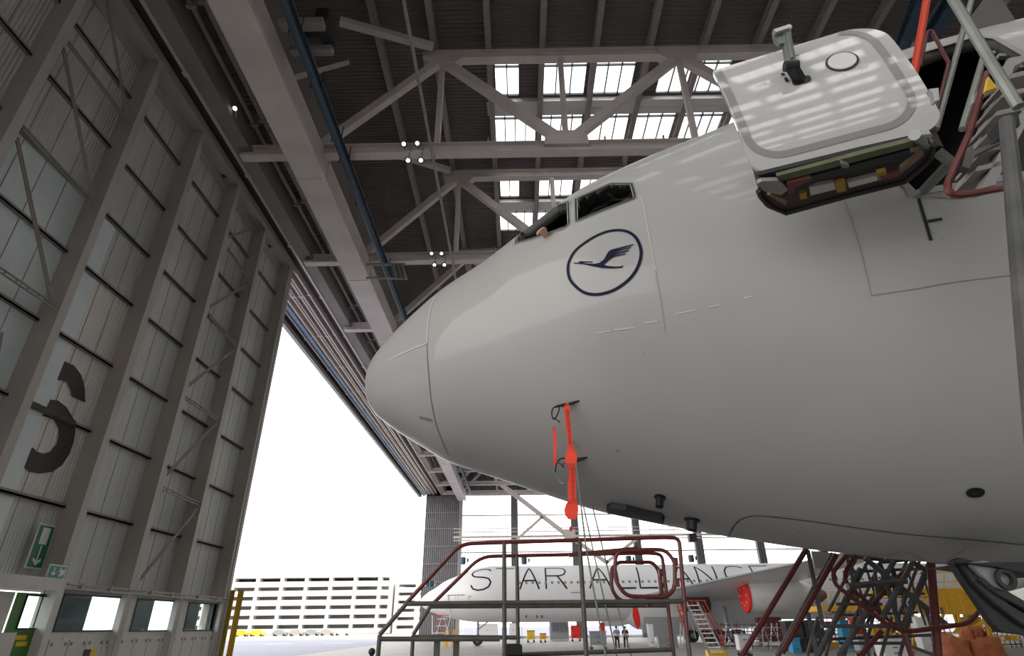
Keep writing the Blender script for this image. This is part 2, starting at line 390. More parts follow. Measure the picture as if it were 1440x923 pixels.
# ---- base of the leaf: off white wall with windows, green exit door
XB = -14.75
w = []
for (xa, xb, yt) in ((76, 163, 839), (183, 240, 845), (258, 298, 850)):
    a = hX(XB, xa, 886); c = hX(XB, xb, 886); t = hX(XB, (xa+xb)/2+5, yt); w.append((a.y, c.y, a.z-.02, t.z))
b = MB(); ysill = 1.86
b.box((XB-.12, 19.8, 0), (XB, 31.3, ysill))
ytop = max(q[3] for q in w); e = [19.8]+sum([[q[0], q[1]] for q in w], [])+[31.3]
b.box((XB-.12, 19.8, ytop), (XB, 31.3, 3.05))
for k in range(0, len(e), 2): b.box((XB-.12, e[k], ysill), (XB, e[k+1], ytop))
for k in range(4, len(colY)-1): b.box((XB, colY[k+1]-.12, .0), (XB+.22, colY[k+1]+.25, 3.2))
b.build('base_wall', 'offwhite', leaf)
for q in w:
    f = MB(); t = .05
    f.box((XB-.14, q[0]-t, q[2]-t), (XB+.03, q[1]+t, q[2])); f.box((XB-.14, q[0]-t, ytop), (XB+.03, q[1]+t, ytop+t)); f.box((XB-.14, q[0]-t, q[2]), (XB+.03, q[0], ytop)); f.box((XB-.14, q[1], q[2]), (XB+.03, q[1]+t, ytop))
    fo = f.build('window_frame', 'black', leaf)
    f = MB(); f.box((XB-.08, q[0], q[2]), (XB-.06, q[1], ytop)); f.build('pane', 'glass_door', fo)
# outer leaf skin with window gap and blue grey shutters seen through the windows
b = MB(); b.box((-15.7, 2, 3.0), (-15.5, 31.3, ZD)); b.box((-15.7, 2, 0), (-15.5, 31.3, 1.4)); b.build('outer_skin', 'clad', leaf)
for q in w:
    f = MB(); yy = q[0]; f.box((XB-.2, yy-.03, 1.7), (XB-.15, yy+(q[1]-q[0])*.5, 3.04)); f.build('shutter', 'shutter', leaf)
# ledge pipe over windows
b = MB(); p = hX(-14.45, 88, 826); q = hX(-14.45, 185, 832)
b.box((XB, 19.85, 3.05), (XB+.3, 31.3, 3.13)); b.tube([(XB+.33, 19.9, 3.2), (XB+.33, 31.2, 3.2)], .035)
for y in (20.5, 22, 24.5, 26, 28.2, 30): b.box((XB+.25, y, 3.1), (XB+.4, y+.1, 3.25))
b.build('ledge', 'doorfl', leaf)
# cabinet doors below the sill
b = MB(); yy = 20.3; kn = MB(); num = MB()
while yy < 31:
    b.box((XB, yy, .35), (XB+.035, yy+.86, 1.62)); kn.box((XB+.035, yy+.7, 1.45), (XB+.055, yy+.78, 1.55)); kn.box((XB+.035, yy+.08, 1.45), (XB+.055, yy+.16, 1.55)); yy += .9
b.build('base_hatch', 'offwhite', leaf, bevel=.008); kn.build('hatch_latch', 'girt', leaf)
num = MB()
for (px, c_) in ((91, 901), (124, 900), (155, 900)):
    p = hX(XB+.01, px, c_); num.box((XB, p.y-.07, p.z-.08), (XB+.02, p.y+.07, p.z+.08))
num.build('number_plate', 'white', leaf)
# black and yellow guard strips at the leaf edge
for x, yy, za, lab in ((-14.4, 31.46, 0, 'yellow and black striped guard strip on the near edge of the hangar door leaf'), (-14.08, 31.75, 0, 'yellow and black striped guard strip on the far edge of the hangar door leaf')):
    t = thing('guard_strip', lab, 'guard strip', (x, yy, 0), 'striped guard strips')
    g = MB(); g.box((x-.14, yy, 0), (x+.14, yy+.06, 3.6)); g.build('strip', 'yellow2', t)
    g = MB()
    for k in range(3): g.box((x-.1+k*.08, yy-.006, .3), (x-.07+k*.08, yy, 3.6))
    for k in range(3): g.box((x+.14, yy+.005+k*.02, .3), (x+.146, yy+.012+k*.02, 3.6))
    g.build('black_stripe', 'black', t)
# hazard mark
t = thing('hazard_plate', 'small black and yellow plate on the cabinet hatches below the first window', 'plate', hX(XB+.04, 127, 918))
p = hX(XB+.045, 119, 914); q = hX(XB+.045, 134, 922)
g = MB(); g.box((XB+.036, p.y, q.z-.2), (XB+.06, (p.y+q.y)/2, p.z)); g.build('black_half', 'black', t)
g = MB(); g.box((XB+.036, (p.y+q.y)/2, q.z-.2), (XB+.06, q.y, p.z)); g.build('yellow_half', 'yellow2', t)
# exit door in the leaf
dr = bpy.data.objects.new('door_2', None); C.objects.link(dr); dr.location = (XB, 17, 0); struct(dr)
b = MB(); a = hX(XD, 94, 812); l0 = hX(XD, 0, 806)
b.box((XB-.15, 12.1, 2.99), (XD+.12, 19.78, 3.33)); b.box((XB-.15, 19.5, 0), (XD+.12, 19.78, 2.99)); b.build('door_frame', 'offwhite', dr)
def panel_with_hole(x, y0, y1, z0, z1, hy0, hy1, hz0, hz1, th=.06):
    g = MB(); g.box((x, y0, z0), (x+th, y1, hz0)); g.box((x, y0, hz1), (x+th, y1, z1)); g.box((x, y0, hz0), (x+th, hy0, hz1)); g.box((x, hy1, hz0), (x+th, y1, hz1)); return g
hy0, hy1 = hX(XB, 20, 884).y, hX(XB, 48, 884).y; hz = hX(XB, 42, 838).z
o = panel_with_hole(XB, hy0-.35, hy1+.3, .1, 2.9, hy0, hy1, 1.95, hz).build('door_leaf', 'greendoor', dr)
g = MB(); g.tube([(XB+.07, hy0, 1.95), (XB+.07, hy1, 1.95), (XB+.07, hy1, hz), (XB+.07, hy0, hz)], .03, 6, closed=True); g.build('gasket', 'black', o)
g = MB(); g.box((XB+.02, hy0, 1.95), (XB+.035, hy1, hz)); g.build('pane', 'glass_door', o)
g = MB(); g.box((XB-.05, 12.1, 0), (XB, hy0-.4, 2.9)); g.box((XB-.05, hy1+.3, 0), (XB, 19.5, 2.99)); g.build('side_panel', 'offwhite', dr)
g = MB(); g.box((XB, 12.2, 0), (XB+.25, hy0-.15, 1.85)); g.build('low_panel', 'offwhite', dr)
t = thing('notice', 'yellow notice sheets stuck on the green exit door below its window', 'notice', hX(XB+.08, 28, 900))
for k, (za, zb) in enumerate(((894, 900), (903, 909))):
    p = hX(XB+.08, 24, za); q = hX(XB+.08, 37, zb); g = MB(); g.box((XB+.061, p.y, q.z), (XB+.07, q.y, p.z)); g.build('sheet', 'yellow2', t)
# escape signs
def sign(name, lab, quad, m_, parts, x):
    t = thing(name, lab, 'sign', hX(x, *quad[0]))
    P = [hX(x, *q) for q in quad]
    y0 = min(p.y for p in P); y1 = max(p.y for p in P); z0 = min(p.z for p in P); z1 = max(p.z for p in P)
    g = MB(); g.box((x-.03, y0-.04, z0-.04), (x, y1+.04, z1+.04)); g.build('border', 'white', t)
    g = MB(); g.box((x, y0, z0), (x+.01, y1, z1)); g.build('board', m_, t)
    U = lambda u, v: (x+.011, y0+(y1-y0)*u, z0+(z1-z0)*v)
    for nm, pl in parts:
        g = MB(); g.prism([U(*q) for q in pl], (.008, 0, 0)); g.build(nm, 'white', t)
sign('escape_sign', 'tall green escape sign with white rectangle and down arrow on the ribbed door', [(57, 739), (76, 742), (58, 799), (38, 797)], 'green',
     [('white_field', [(.25, .55), (.75, .55), (.75, .95), (.25, .95)]), ('arrow', [(.47, .52), (.54, .52), (.54, .15), (.75, .22), (.78, .16), (.5, .04), (.22, .16), (.25, .22), (.47, .15)])], -14.98)
sign('escape_sign', 'small teal escape sign with arrow and running figure above the exit door frame', [(71, 797), (92, 798), (88, 814), (67, 812)], 'teal',
     [('arrow', [(.25, .85), (.31, .85), (.31, .35), (.4, .45), (.42, .36), (.28, .15), (.14, .36), (.16, .45), (.25, .35)]),
      ('running_figure', [(.6, .9), (.7, .9), (.7, .75), (.9, .75), (.9, .85), (.95, .85), (.95, .3), (.85, .3), (.85, .1), (.8, .1), (.8, .3), (.7, .12), (.6, .12), (.7, .4), (.68, .55), (.58, .5), (.58, .6), (.66, .7)])], -14.4)

# ================================================================== ROOF TRUSSES
def make_truss():
    t = thing('roof_truss', '', 'truss', (0, 0, 0))
    zb, zt = 22.75, 29.55; xs = [-3.8+6.4*k for k in range(9)]
    g = MB(); g.ibeam((-13.4, 0, zb), (55, 0, zb), .5, .62, .05); g.bar((-13.4, 0, zb-.1), (55, 0, zb-.1), .3, .12); g.build('bottom_chord', 'beam', t)
    g = MB(); g.ibeam((xs[0]-.4, 0, zt), (55, 0, zt), .5, .62, .05); g.build('top_chord', 'beam', t)
    def mem(a, c, w_, nm): g = MB(); g.bar(a, c, w_, w_*.9, (0, 1, 0)); g.build(nm, 'beam', t)
    mem((-9.7, 0, zb+.3), (xs[0]-.1, 0, zt-.3), .42, 'diagonal')
    for k in range(8):
        top = k % 2 == 0
        a = (xs[k], 0, zt-.3 if top else zb+.3); c = (xs[k+1], 0, zb+.3 if top else zt-.3)
        mem(a, c, .46, 'diagonal')
    for k in range(9):
        mem((xs[k], 0, zb+.3), (xs[k], 0, zt-.3), .28, 'vertical')
    for k in range(9):
        z = zt-.1 if k % 2 == 0 else zb+.35
        g = MB(); x = xs[k]
        s_ = -1 if k % 2 == 0 else 1
        g.prism([(x-1.1, -.27, z-s_*.3), (x+1.1, -.27, z-s_*.3), (x+1.05, -.27, z+s_*.25), (x+.7, -.27, z+s_*.6), (x-.7, -.27, z+s_*.6), (x-1.05, -.27, z+s_*.25)], (0, .54, 0)); g.build('gusset', 'beam', t)
    for k in range(3, 11):
        g = MB(); g.box((-10+2.9*k, -.05, zb+.3), (-9.92+2.9*k, .05, zb+.75)); g.build('railing_stub', 'girt', t)
    return t
tr0 = make_truss()
names = ['nearest steel roof truss in view, in front of the skylights', 'second steel roof truss in view, cut by the cockpit windows', 'third roof truss, its chord ending behind the aircraft nose', 'fourth roof truss back, mostly behind the aircraft nose', 'fifth roof truss back, behind the nose', 'sixth roof truss back, behind the nose', 'seventh roof truss back, peeping below the nose', 'eighth roof truss back, seen below the nose', 'ninth roof truss back, seen below the nose', 'farthest roof truss, just in front of the glazed end wall']
for k, y in enumerate(TY):
    o = tr0 if k == 0 else copy_tree(tr0)
    o.location = (0, y if k < 9 else YF-1.6, 0); tag(o, names[k], 'truss', 'roof trusses')
for k, y in enumerate(trY[:2]):
    o = copy_tree(tr0); o.location = (0, y, 0); tag(o, ['roof truss just overhead, above the top picture edge', 'roof truss directly above the photographer, out of view'][k], 'truss', 'roof trusses')
# horizontal roof braces in the dark left bay
for k, (a, c, lab) in enumerate((((609, 66), (478, 30), 'pale diagonal roof brace meeting the first truss end node'), ((633, 240), (560, 218), 'pale diagonal roof brace meeting the second truss end node'))):
    p = hZ(29.4, *a); q = hZ(29.4, *c); g = MB(); g.bar(p, q, .35, .35); tag(g.build('roof_brace', 'beam'), lab, 'brace')
g = MB(); g.bar((-9.6, 17.0, 22.9), (-9.0, 21.2, 29.3), .22, .22); tag(g.build('roof_brace', 'beam'), 'thin steep brace beside the blue crane beam before the first truss', 'brace')

# crane beam (blue) + thin pipe
t = thing('crane_beam', 'long dark blue crane beam running away beneath the roof trusses', 'crane beam', (-8.15, 20, 21.3))
g = MB(); g.ibeam((-8.15, -12, 22.0), (-8.15, YF-6, 22.0), .32, .42, .05); g.tube([(-8.15, -12, 21.75), (-8.15, YF-6, 21.75)], .14, 8); g.build('beam', 'blue', t)
g = MB()
for y in (14, 16.5, 19.5, 20.8, 24, 30.4, 39.8, 49):
    for dx in (-.22, .22): g.tube([(-8.15+dx, y, 21.7), (-8.15+dx, y, 22.7)], .025, 6)
g.build('hanger', 'black', t)
g = MB(); g.tube([(-3.9, -8, 22.0), (-3.9, 40, 22.0)], .07, 8); 
for y in (11.85, 21.2, 30.5, 39.9): g.tube([(-3.9, y, 22), (-3.9, y, 22.5)], .04, 6)
tag(g.build('ceiling_pipe', 'steel'), 'thin straight steel pipe crossing under the trusses near their end nodes', 'pipe')
for i, (a, c, lab) in enumerate((((1297, -10), (1262, 82), 'dark blue roof beam left of the orange stair post, upper right'), ((1345, -10), (1297, 70), 'dark blue roof beam crossing behind the red handrail loop, upper right'))):
    p = hZ(27.5, *a); q = hZ(27.5, *c); d = (q-p)
    g = MB(); g.ibeam(p-d*.3, q+d*.1, .5, .6, .06); tag(g.build('roof_beam', 'blue'), lab, 'beam')
# hoist machinery
t = thing('hoist_unit', 'dark hoist machinery cluster beside the blue crane beam at the top', 'hoist', (-8.8, 15, 23))
g = MB(); g.box((-9.0, 14.2, 22.6), (-7.3, 14.6, 22.9)); g.box((-9.0, 15.4, 22.6), (-7.3, 15.7, 22.9)); g.build('crossbeam', 'girt', t)
g = MB(); g.cyl((-8.7, 14.9, 23.2), (-7.6, 14.9, 23.2), .35); g.build('drum', 'darkmetal', t, True)
g = MB(); g.box((-7.7, 14.3, 22.9), (-7.2, 15.5, 23.6)); g.build('motor_box', 'darkmetal', t)
t = thing('hoist_unit', 'hoist with vertical cable reels by the second truss, right of the blue beam', 'hoist', (-6, 30, 21))
for i, px in enumerate((552, 558, 564)):
    p = hY(29.6, px, 372); q = hY(29.6, px+7, 393); g = MB(); g.tube([p, q], .1, 8); g.build('reel', 'lighttube', t)
p = hY(29.6, 515, 372); q = hY(29.6, 570, 372); g = MB(); g.bar(p, q, .12, .12); g.bar(hY(29.6, 515, 391), hY(29.6, 566, 392), .1, .1); g.build('bracket', 'girt', t)
# floodlights on bottom chords
def flood(p, lab):
    t = thing('floodlight', lab, 'floodlight', p, 'small floodlights on the truss chords')
    g = MB(); g.lathe([(-.18, .07), (-.08, .13), (.07, .17)], p, (0, -.5, -1), 12); g.build('housing', 'darkmetal', t, True)
    g = MB(); g.lathe([(.05, .0001), (.05, .10), (.07, .10), (.07, .0001)], p, (0, -.5, -1), 12); g.build('lens', 'lamp', t)
    g = MB(); g.bar(Vector(p)+Vector((0, .08, 0)), Vector((p[0], p[1]+.25, 22.75 if p[1] > 15 else p[2]+.3)), .06, .05); g.build('bracket', 'girt', t)
for y, l in ((21.2, ((568, 202, 'upper left floodlight of the four on the nearest truss chord'), (587, 201, 'upper right floodlight of the four on the nearest truss chord'), (574, 225, 'lower left floodlight of the four on the nearest truss chord'), (592, 225, 'lower right floodlight of the four on the nearest truss chord'))),
             (30.55, ((607, 356, 'upper left floodlight of the four on the second truss chord'), (621, 356, 'upper right floodlight of the four on the second truss chord'), (611, 372, 'lower left floodlight of the four on the second truss chord'), (625, 372, 'lower right floodlight of the four on the second truss chord')))):
    for x_, y_, lab in l: flood(hY(y-.42, x_, y_), lab)
flood(hX(-12.75, 331, 152), 'single lit lamp on the dark side-bay roof, upper left'); 
#PART2
# ================================================================== AIRCRAFT SHAPES
SK = [0.0, 0.08, 0.3, 0.6, 1.0, 1.5, 2.0, 2.6, 3.2, 4.0, 5.0, 6.0, 8.0, 12.0]
ZTK = [-0.75, -0.475, -0.233, 0.022, 0.314, 0.572, 0.901, 1.299, 1.58, 1.878, 2.262, 2.623, 2.899, 2.884]
ZBK = [-0.75, -1.022, -1.232, -1.428, -1.659, -1.831, -2.006, -2.204, -2.346, -2.509, -2.67, -2.78, -2.836, -2.833]
WK = [0.0, 0.282, 0.547, 0.804, 1.096, 1.394, 1.685, 1.973, 2.117, 2.281, 2.515, 2.717, 2.888, 2.875]
def herm(K, V, x):
    """monotone cubic through the knots, in sqrt-space near the blunt tip"""
    if x >= K[-1]: return V[-1]
    i = max(j for j in range(len(K)-1) if K[j] <= x)
    def sl(j):
        if j <= 0: return (V[1]-V[0])/(K[1]-K[0])*1.6
        if j >= len(K)-1: return 0
        a = (V[j]-V[j-1])/(K[j]-K[j-1]); c = (V[j+1]-V[j])/(K[j+1]-K[j])
        return 0 if a*c <= 0 else 2*a*c/(a+c)
    h = K[i+1]-K[i]; t = (x-K[i])/h
    return (2*t**3-3*t*t+1)*V[i]+(t**3-2*t*t+t)*h*sl(i)+(3*t*t-2*t**3)*V[i+1]+(t**3-t*t)*h*sl(i+1)
PSI, X0, Y0, Z0 = .08678848, -1.753, 6.279, 3.252+1.9
AXV = Vector((math.cos(PSI), -math.sin(PSI), 0)); LAT = Vector((-math.sin(PSI), -math.cos(PSI), 0))   # aft, towards the camera
def hull_pt(s, ph):
    zt, zb, w = herm(SK, ZTK, s), herm(SK, ZBK, s), herm(SK, WK, s)
    return Vector((X0, Y0, Z0))+AXV*s+LAT*(w*math.cos(ph))+Vector((0, 0, (zt+zb)/2+(zt-zb)/2*math.sin(ph)))
def stations(a, mid, b_, d1, d2):
    s = [0.0]; 
    for k in range(1, 22): s.append((k/21)**2*a)
    x = a
    while x < mid: x += d1; s.append(x)
    while x < b_: x += d2; s.append(x)
    return s
st = stations(.8, 7.2, 17, .035, .5); NPH = 420
hv = []; hf = []
for s in st:
    for j in range(NPH): hv.append(hull_pt(s, 2*PI*j/NPH))
for i in range(len(st)-1):
    for j in range(NPH): hf.append((i*NPH+j, i*NPH+(j+1) % NPH, (i+1)*NPH+(j+1) % NPH, (i+1)*NPH+j))
HB = BVHTree.FromPolygons(hv, hf)
def onhull(x, y, off=0.):
    d = ray(x, y).normalized(); r = HB.ray_cast(EYE, d)
    if r[0] is None:
        r = HB.find_nearest(EYE+d*(Vector((X0+3, Y0, Z0))-EYE).dot(d))
        n = (r[0]-EYE-d*(r[0]-EYE).dot(d)).normalized(); return r[0]+n*0, -n
    n = r[1] if r[1].dot(d) < 0 else -r[1]
    return r[0]+n*off, n
def inpoly(x, y, P):
    c = False; n = len(P)
    for i in range(n):
        x0, y0 = P[i]; x1, y1 = P[i-1]
        if (y0 > y) != (y1 > y) and x < (x1-x0)*(y-y0)/(y1-y0)+x0: c = not c
    return c
fw = lambda x, y: (700+x*.2166, 240+y*.2166)
winA = [fw(*q) for q in ((118,472),(120,445),(150,405),(220,335),(310,265),(370,232),(458,204),(465,345),(440,370),(330,410),(200,452))]
winB = [fw(*q) for q in ((508,185),(730,88),(868,88),(890,165),(885,183),(700,254),(512,330))]
opening = [(1284, 272), (1270, 258), (1256, 200), (1256, 130), (1272, 86), (1300, 74), (1372, 52), (1400, 55), (1440, 78), (1500, 150), (1512, 200), (1490, 236), (1440, 246)]
keep = []
for f in hf:
    c = (hv[f[0]]+hv[f[2]])/2; x, y = proj(c)
    if (700 < x < 920 or x > 1240) and (inpoly(x, y, winA) or inpoly(x, y, winB) or inpoly(x, y, opening)):
        r_ = HB.ray_cast(EYE, (c-EYE).normalized())
        if r_[0] is not None and (r_[0]-c).length < .12: continue
    keep.append(f)
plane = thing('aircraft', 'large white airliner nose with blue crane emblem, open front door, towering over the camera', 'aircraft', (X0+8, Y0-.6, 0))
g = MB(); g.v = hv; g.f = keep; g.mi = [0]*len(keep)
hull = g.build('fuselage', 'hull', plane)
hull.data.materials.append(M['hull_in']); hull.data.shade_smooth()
# make sure the normals look outwards
_p = hull.data.polygons[len(hull.data.polygons)//2]; _c = _p.center+plane.location
if (_c-Vector((X0, Y0, Z0))-AXV*((_c-Vector((X0, Y0, Z0))).dot(AXV))).dot(_p.normal) < 0: hull.data.flip_normals()
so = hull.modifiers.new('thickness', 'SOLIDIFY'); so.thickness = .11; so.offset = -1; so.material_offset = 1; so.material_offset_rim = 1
# end bulkhead outside the picture
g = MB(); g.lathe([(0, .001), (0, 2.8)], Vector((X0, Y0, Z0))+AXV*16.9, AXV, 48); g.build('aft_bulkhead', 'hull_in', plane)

def densify(P, step, closed=True):
    out = []; n = len(P)
    for i in range(n if closed else n-1):
        a = P[i]; c = P[(i+1) % n]; k = max(1, int(math.hypot(c[0]-a[0], c[1]-a[1])/step))
        for j in range(k): out.append((a[0]+(c[0]-a[0])*j/k, a[1]+(c[1]-a[1])*j/k))
    if not closed: out.append(P[-1])
    return out
def smooth2(P, closed=False, k=6):
    n = len(P); out = []
    for i in range(n if closed else n-1):
        p0 = P[i-1] if (closed or i > 0) else P[i]; p1 = P[i]; p2 = P[(i+1) % n]; p3 = P[(i+2) % n] if (closed or i+2 < n) else P[i+1]
        for j in range(k):
            t = j/k
            out.append(tuple(.5*((2*p1[d])+(-p0[d]+p2[d])*t+(2*p0[d]-5*p1[d]+4*p2[d]-p3[d])*t*t+(-p0[d]+3*p1[d]-3*p2[d]+p3[d])*t**3) for d in range(2)))
    if not closed: out.append(P[-1])
    return out
def ribbon(g, P, w, off=.006, closed=False, cast=None):
    """painted band of real width w following the skin"""
    cast = cast or onhull
    H = [cast(x, y, off) for x, y in P]; H = [h for h in H if h]
    n = len(H); vs = []
    for i, (p, nn) in enumerate(H):
        t = (H[(i+1) % n][0]-H[i-1][0]) if closed else (H[min(i+1, n-1)][0]-H[max(i-1, 0)][0])
        sd = t.cross(nn).normalized()*w/2; vs += [p-sd, p+sd]
    fs = [(2*i, 2*i+1, 2*((i+1) % n)+1, 2*((i+1) % n)) for i in range(n if closed else n-1)]
    return g.add(vs, fs)
def patch(g, P, off=.008, cast=None):
    cast = cast or onhull
    H = [cast(x, y, off)[0] for x, y in P]
    return g.add(H, [tuple(t) for t in tessellate_polygon([[Vector((x, -y, 0)) for x, y in P]])])
def skin_part(name, m, fn, parent=plane):
    g = MB(); fn(g); return g.build(name, m, parent)
# ---- cockpit windows
def window(P, glassm, nm):
    def fr(g):
        ribbon(g, densify(P, 6), .035, .005, True)
    o = skin_part('window_frame', 'steel' if glassm else 'hull', fr)
    if glassm:
        g = MB(); patch(g, P, -.02); g.build('window_pane', glassm, o)
        g = MB(); ribbon(g, densify(P, 6), .012, .010, True); g.build('window_seal', 'black', o)
    return o
window(winA, None, 'A'); window(winB, 'glass_cock', 'B')
g = MB(); ribbon(g, densify(winA, 5), .012, .009, True); g.build('window_seal', 'black', plane)
# cockpit interior: dark bulkhead, seat, side post and sun visor
c0 = onhull(848, 290)[0]; ins = -LAT
g = MB(); q = c0+ins*.9-Vector((0, 0, .5)); g.bar(q, q+Vector((0, 0, 1.3)), .5, .18, AXV); g.build('cockpit_seat', 'darkmetal', plane, bevel=.05)
g = MB(); p = onhull(*fw(515, 285), -.1)[0]; q = onhull(*fw(600, 200), -.1)[0]; r = onhull(*fw(680, 150), -.12)[0]; g.tube([p, q, r], .012, 6); g.build('window_rail', 'greyband', plane)
g = MB(); g.bar(onhull(*fw(810, 110), -.12)[0], onhull(*fw(825, 205), -.12)[0], .05, .03); g.build('window_post', 'greyband', plane)
# ---- emblem
ring = [fw(*q) for q in ((457,640),(466,588),(502,525),(562,474),(640,426),(720,396),(800,390),(860,407),(903,447),(928,510),(927,572),(903,640),(860,700),(800,750),(730,787),(642,806),(562,793),(502,748),(467,700))]
skin_part('emblem_ring', 'navy', lambda g: ribbon(g, smooth2(ring, True, 5), .026, .006, True))
bird = [(495,600),(522,601),(535,591),(617,594),(618,599),(560,598),(552,603),(590,607),(630,608),(662,601),(690,580),(705,553),(720,528),(738,516),(880,480),(882,486),(785,514),(772,521),(865,499),(867,505),(770,530),(763,538),(850,518),(852,524),(765,548),(755,556),(832,539),(833,545),(750,564),(725,580),(700,603),(688,613),(715,622),(770,626),(800,624),(818,617),(812,628),(800,634),(740,637),(680,634),(620,624),(560,610),(525,606),(495,606)]
skin_part('emblem_crane', 'navy', lambda g: patch(g, [fw(*q) for q in bird], .008))
# ---- seams, painted marks and reflections painted on the skin
fn = lambda x, y: (500+x*.325, 400+y*.325)
fd = lambda x, y: (880+x*.39, 260+y*.39)
fx = lambda x, y: (1100+x*.2633, 680+y*.2633)
skin_part('radome_seam', 'seam', lambda g: ribbon(g, smooth2([fn(*q) for q in ((310,255),(312,330),(318,400),(325,480),(340,570),(360,640),(398,733))]), .010))
skin_part('radome_sealant', 'seam_glint_w', lambda g: ribbon(g, smooth2([fn(*q) for q in ((343,52),(325,110),(315,180),(310,255))]), .012))
skin_part('lightning_strip', 'seam_glint_w', lambda g: ribbon(g, smooth2([fn(*q) for q in ((140,330),(205,298),(260,275),(305,257))]), .012))
skin_part('static_port', 'seam', lambda g: ribbon(g, [fn(278, 576), fn(300, 580), fn(330, 588)], .035))
skin_part('skin_seam', 'seam_glint_w', lambda g: ribbon(g, smooth2([(899, 275), (905, 290), (913, 334), (922, 380)]), .005))
skin_part('skin_seam', 'seam', lambda g: ribbon(g, smooth2([(922, 380), (932, 440), (936, 470)]), .0035))
skin_part('skin_seam', 'seam', lambda g: ribbon(g, smooth2([fd(*q) for q in ((790,62),(830,180),(860,290),(885,400))]), .005))
skin_part('skin_seam', 'seam', lambda g: ribbon(g, smooth2([fd(*q) for q in ((885,400),(1050,375),(1180,352),(1430,322))]), .005))
skin_part('gear_bay_seam', 'black', lambda g: ribbon(g, smooth2([(1025,754),(1031,742),(1041,731),(1062,725),(1099,728),(1140,733),(1200,741.5),(1271,750.6),(1360,758),(1440,766)]), .012))
for Pq in ([(1098, 762), (1110, 757), (1125, 745)], [(1166, 776), (1180, 770), (1192, 762)], [(1330, 787), (1345, 780), (1358, 771)], [(1000, 742), (1040, 752), (1100, 764)]):
    skin_part('belly_seam', 'seam', lambda g: ribbon(g, smooth2(Pq), .006))
skin_part('reflection_dash', 'seam_glint_w', lambda g: ribbon(g, [(838, 469), (858, 466)], .008))  # pale dashes from here on paint a row of light reflections onto the skin
skin_part('reflection_dash', 'seam_glint_w', lambda g: ribbon(g, [(864, 464), (893, 461)], .008))
skin_part('reflection_dash', 'seam_glint_w', lambda g: ribbon(g, [(906, 455), (924, 452)], .008))
skin_part('reflection_dash', 'seam_glint_w', lambda g: ribbon(g, [(950, 442), (978, 436)], .008))
skin_part('reflection_dash', 'seam_glint_w', lambda g: ribbon(g, [(998, 432), (1010, 430)], .008))
skin_part('reflection_dash', 'seam_glint_w', lambda g: ribbon(g, [(1046, 419), (1058, 417)], .008))
skin_part('gear_bay_seam', 'seam', lambda g: ribbon(g, smooth2([(1200, 779), (1240, 782), (1268, 775), (1278, 777), (1300, 789)]), .012))
skin_part('door_datum_mark', 'black', lambda g: (ribbon(g, densify([fd(1055, 50), fd(1100, 202)], 6, False), .022), ribbon(g, densify([fd(1088, 133), fd(1140, 124)], 6, False), .022)))
skin_part('drain_disc', 'black', lambda g: ribbon(g, [(1371+8*math.cos(a), 692+4*math.sin(a)) for a in [k*PI/8 for k in range(16)]], .05, .01, True))
skin_part('drain_plug', 'darkmetal', lambda g: patch(g, [(1371+6*math.cos(a), 692+3*math.sin(a)) for a in [k*PI/6 for k in range(12)]], .014))
skin_part('scuff_plate', 'greyband', lambda g: patch(g, [(1265, 252), (1272, 246), (1282, 272), (1300, 277), (1345, 270), (1440, 252), (1440, 262), (1350, 280), (1276, 277)], .012))
g = MB(); ribbon(g, densify([q for q in opening], 10), .05, .01, True); g.build('door_opening_trim', 'steel', plane)
for (px, py) in ((905, 497), (1153, 305), (1311, 328), (1324, 336), (868, 634)):
    skin_part('rivet', 'seam', lambda g: patch(g, [(px+1.2*math.cos(a), py+1.2*math.sin(a)) for a in [k*PI/3 for k in range(6)]], .01))
# ---- belly fittings
f3b = lambda x, y: (820+x*.2633, 680+y*.2633)
def fitting(name, P, depth, m, parent=plane):
    H = [onhull(x, y, -.01) for x, y in P]; n = sum((h[1] for h in H), Vector())/len(H)
    g = MB(); g.prism([h[0] for h in H], n.normalized()*depth); return g.build(name, m, parent)
fitting('blade_antenna', [f3b(*q) for q in ((127,112),(150,100),(230,112),(330,138),(420,158),(436,178),(432,190),(330,165),(200,140),(140,130))], .07, 'black')
# stub mounts hanging below the skin
for (a, c, r) in (((928, 699), (930, 710), .035), ((973, 731), (973, 739), .05)):
    h = onhull(*a); g = MB(); g.lathe([(-.02, r*1.5), (.01, r*1.5), (.015, r), (.10, r), (.105, .001)], h[0], h[1], 12); g.build('drain_mast', 'black', plane)
h = onhull(974, 735); g = MB(); g.box(h[0]+h[1]*.13-Vector((.035, .035, .05)), h[0]+h[1]*.13+Vector((.035, .035, .02))); g.build('drain_mast_foot', 'black', plane)
# pitot probes
def probe(base, tip, parent=plane):
    h = onhull(*base, 0); h2 = onhull(*tip, 0)
    t = (h2[0]-h[0]).normalized(); n = h[1]; up = t.cross(n)
    g = MB(); p = h[0]
    g.prism([p+n*.0, p+n*.05-t*.02, p+n*.05-t*.05, p+n*.04+t*.01, p+t*.10], up*.015)
    g.cyl(p+n*.05-t*.02, p+n*.05-t*.11, .008, 8); return g.build('pitot_probe', 'darkmetal', parent)
probe((800, 566), (818, 562)); probe((812, 644), (829, 642))
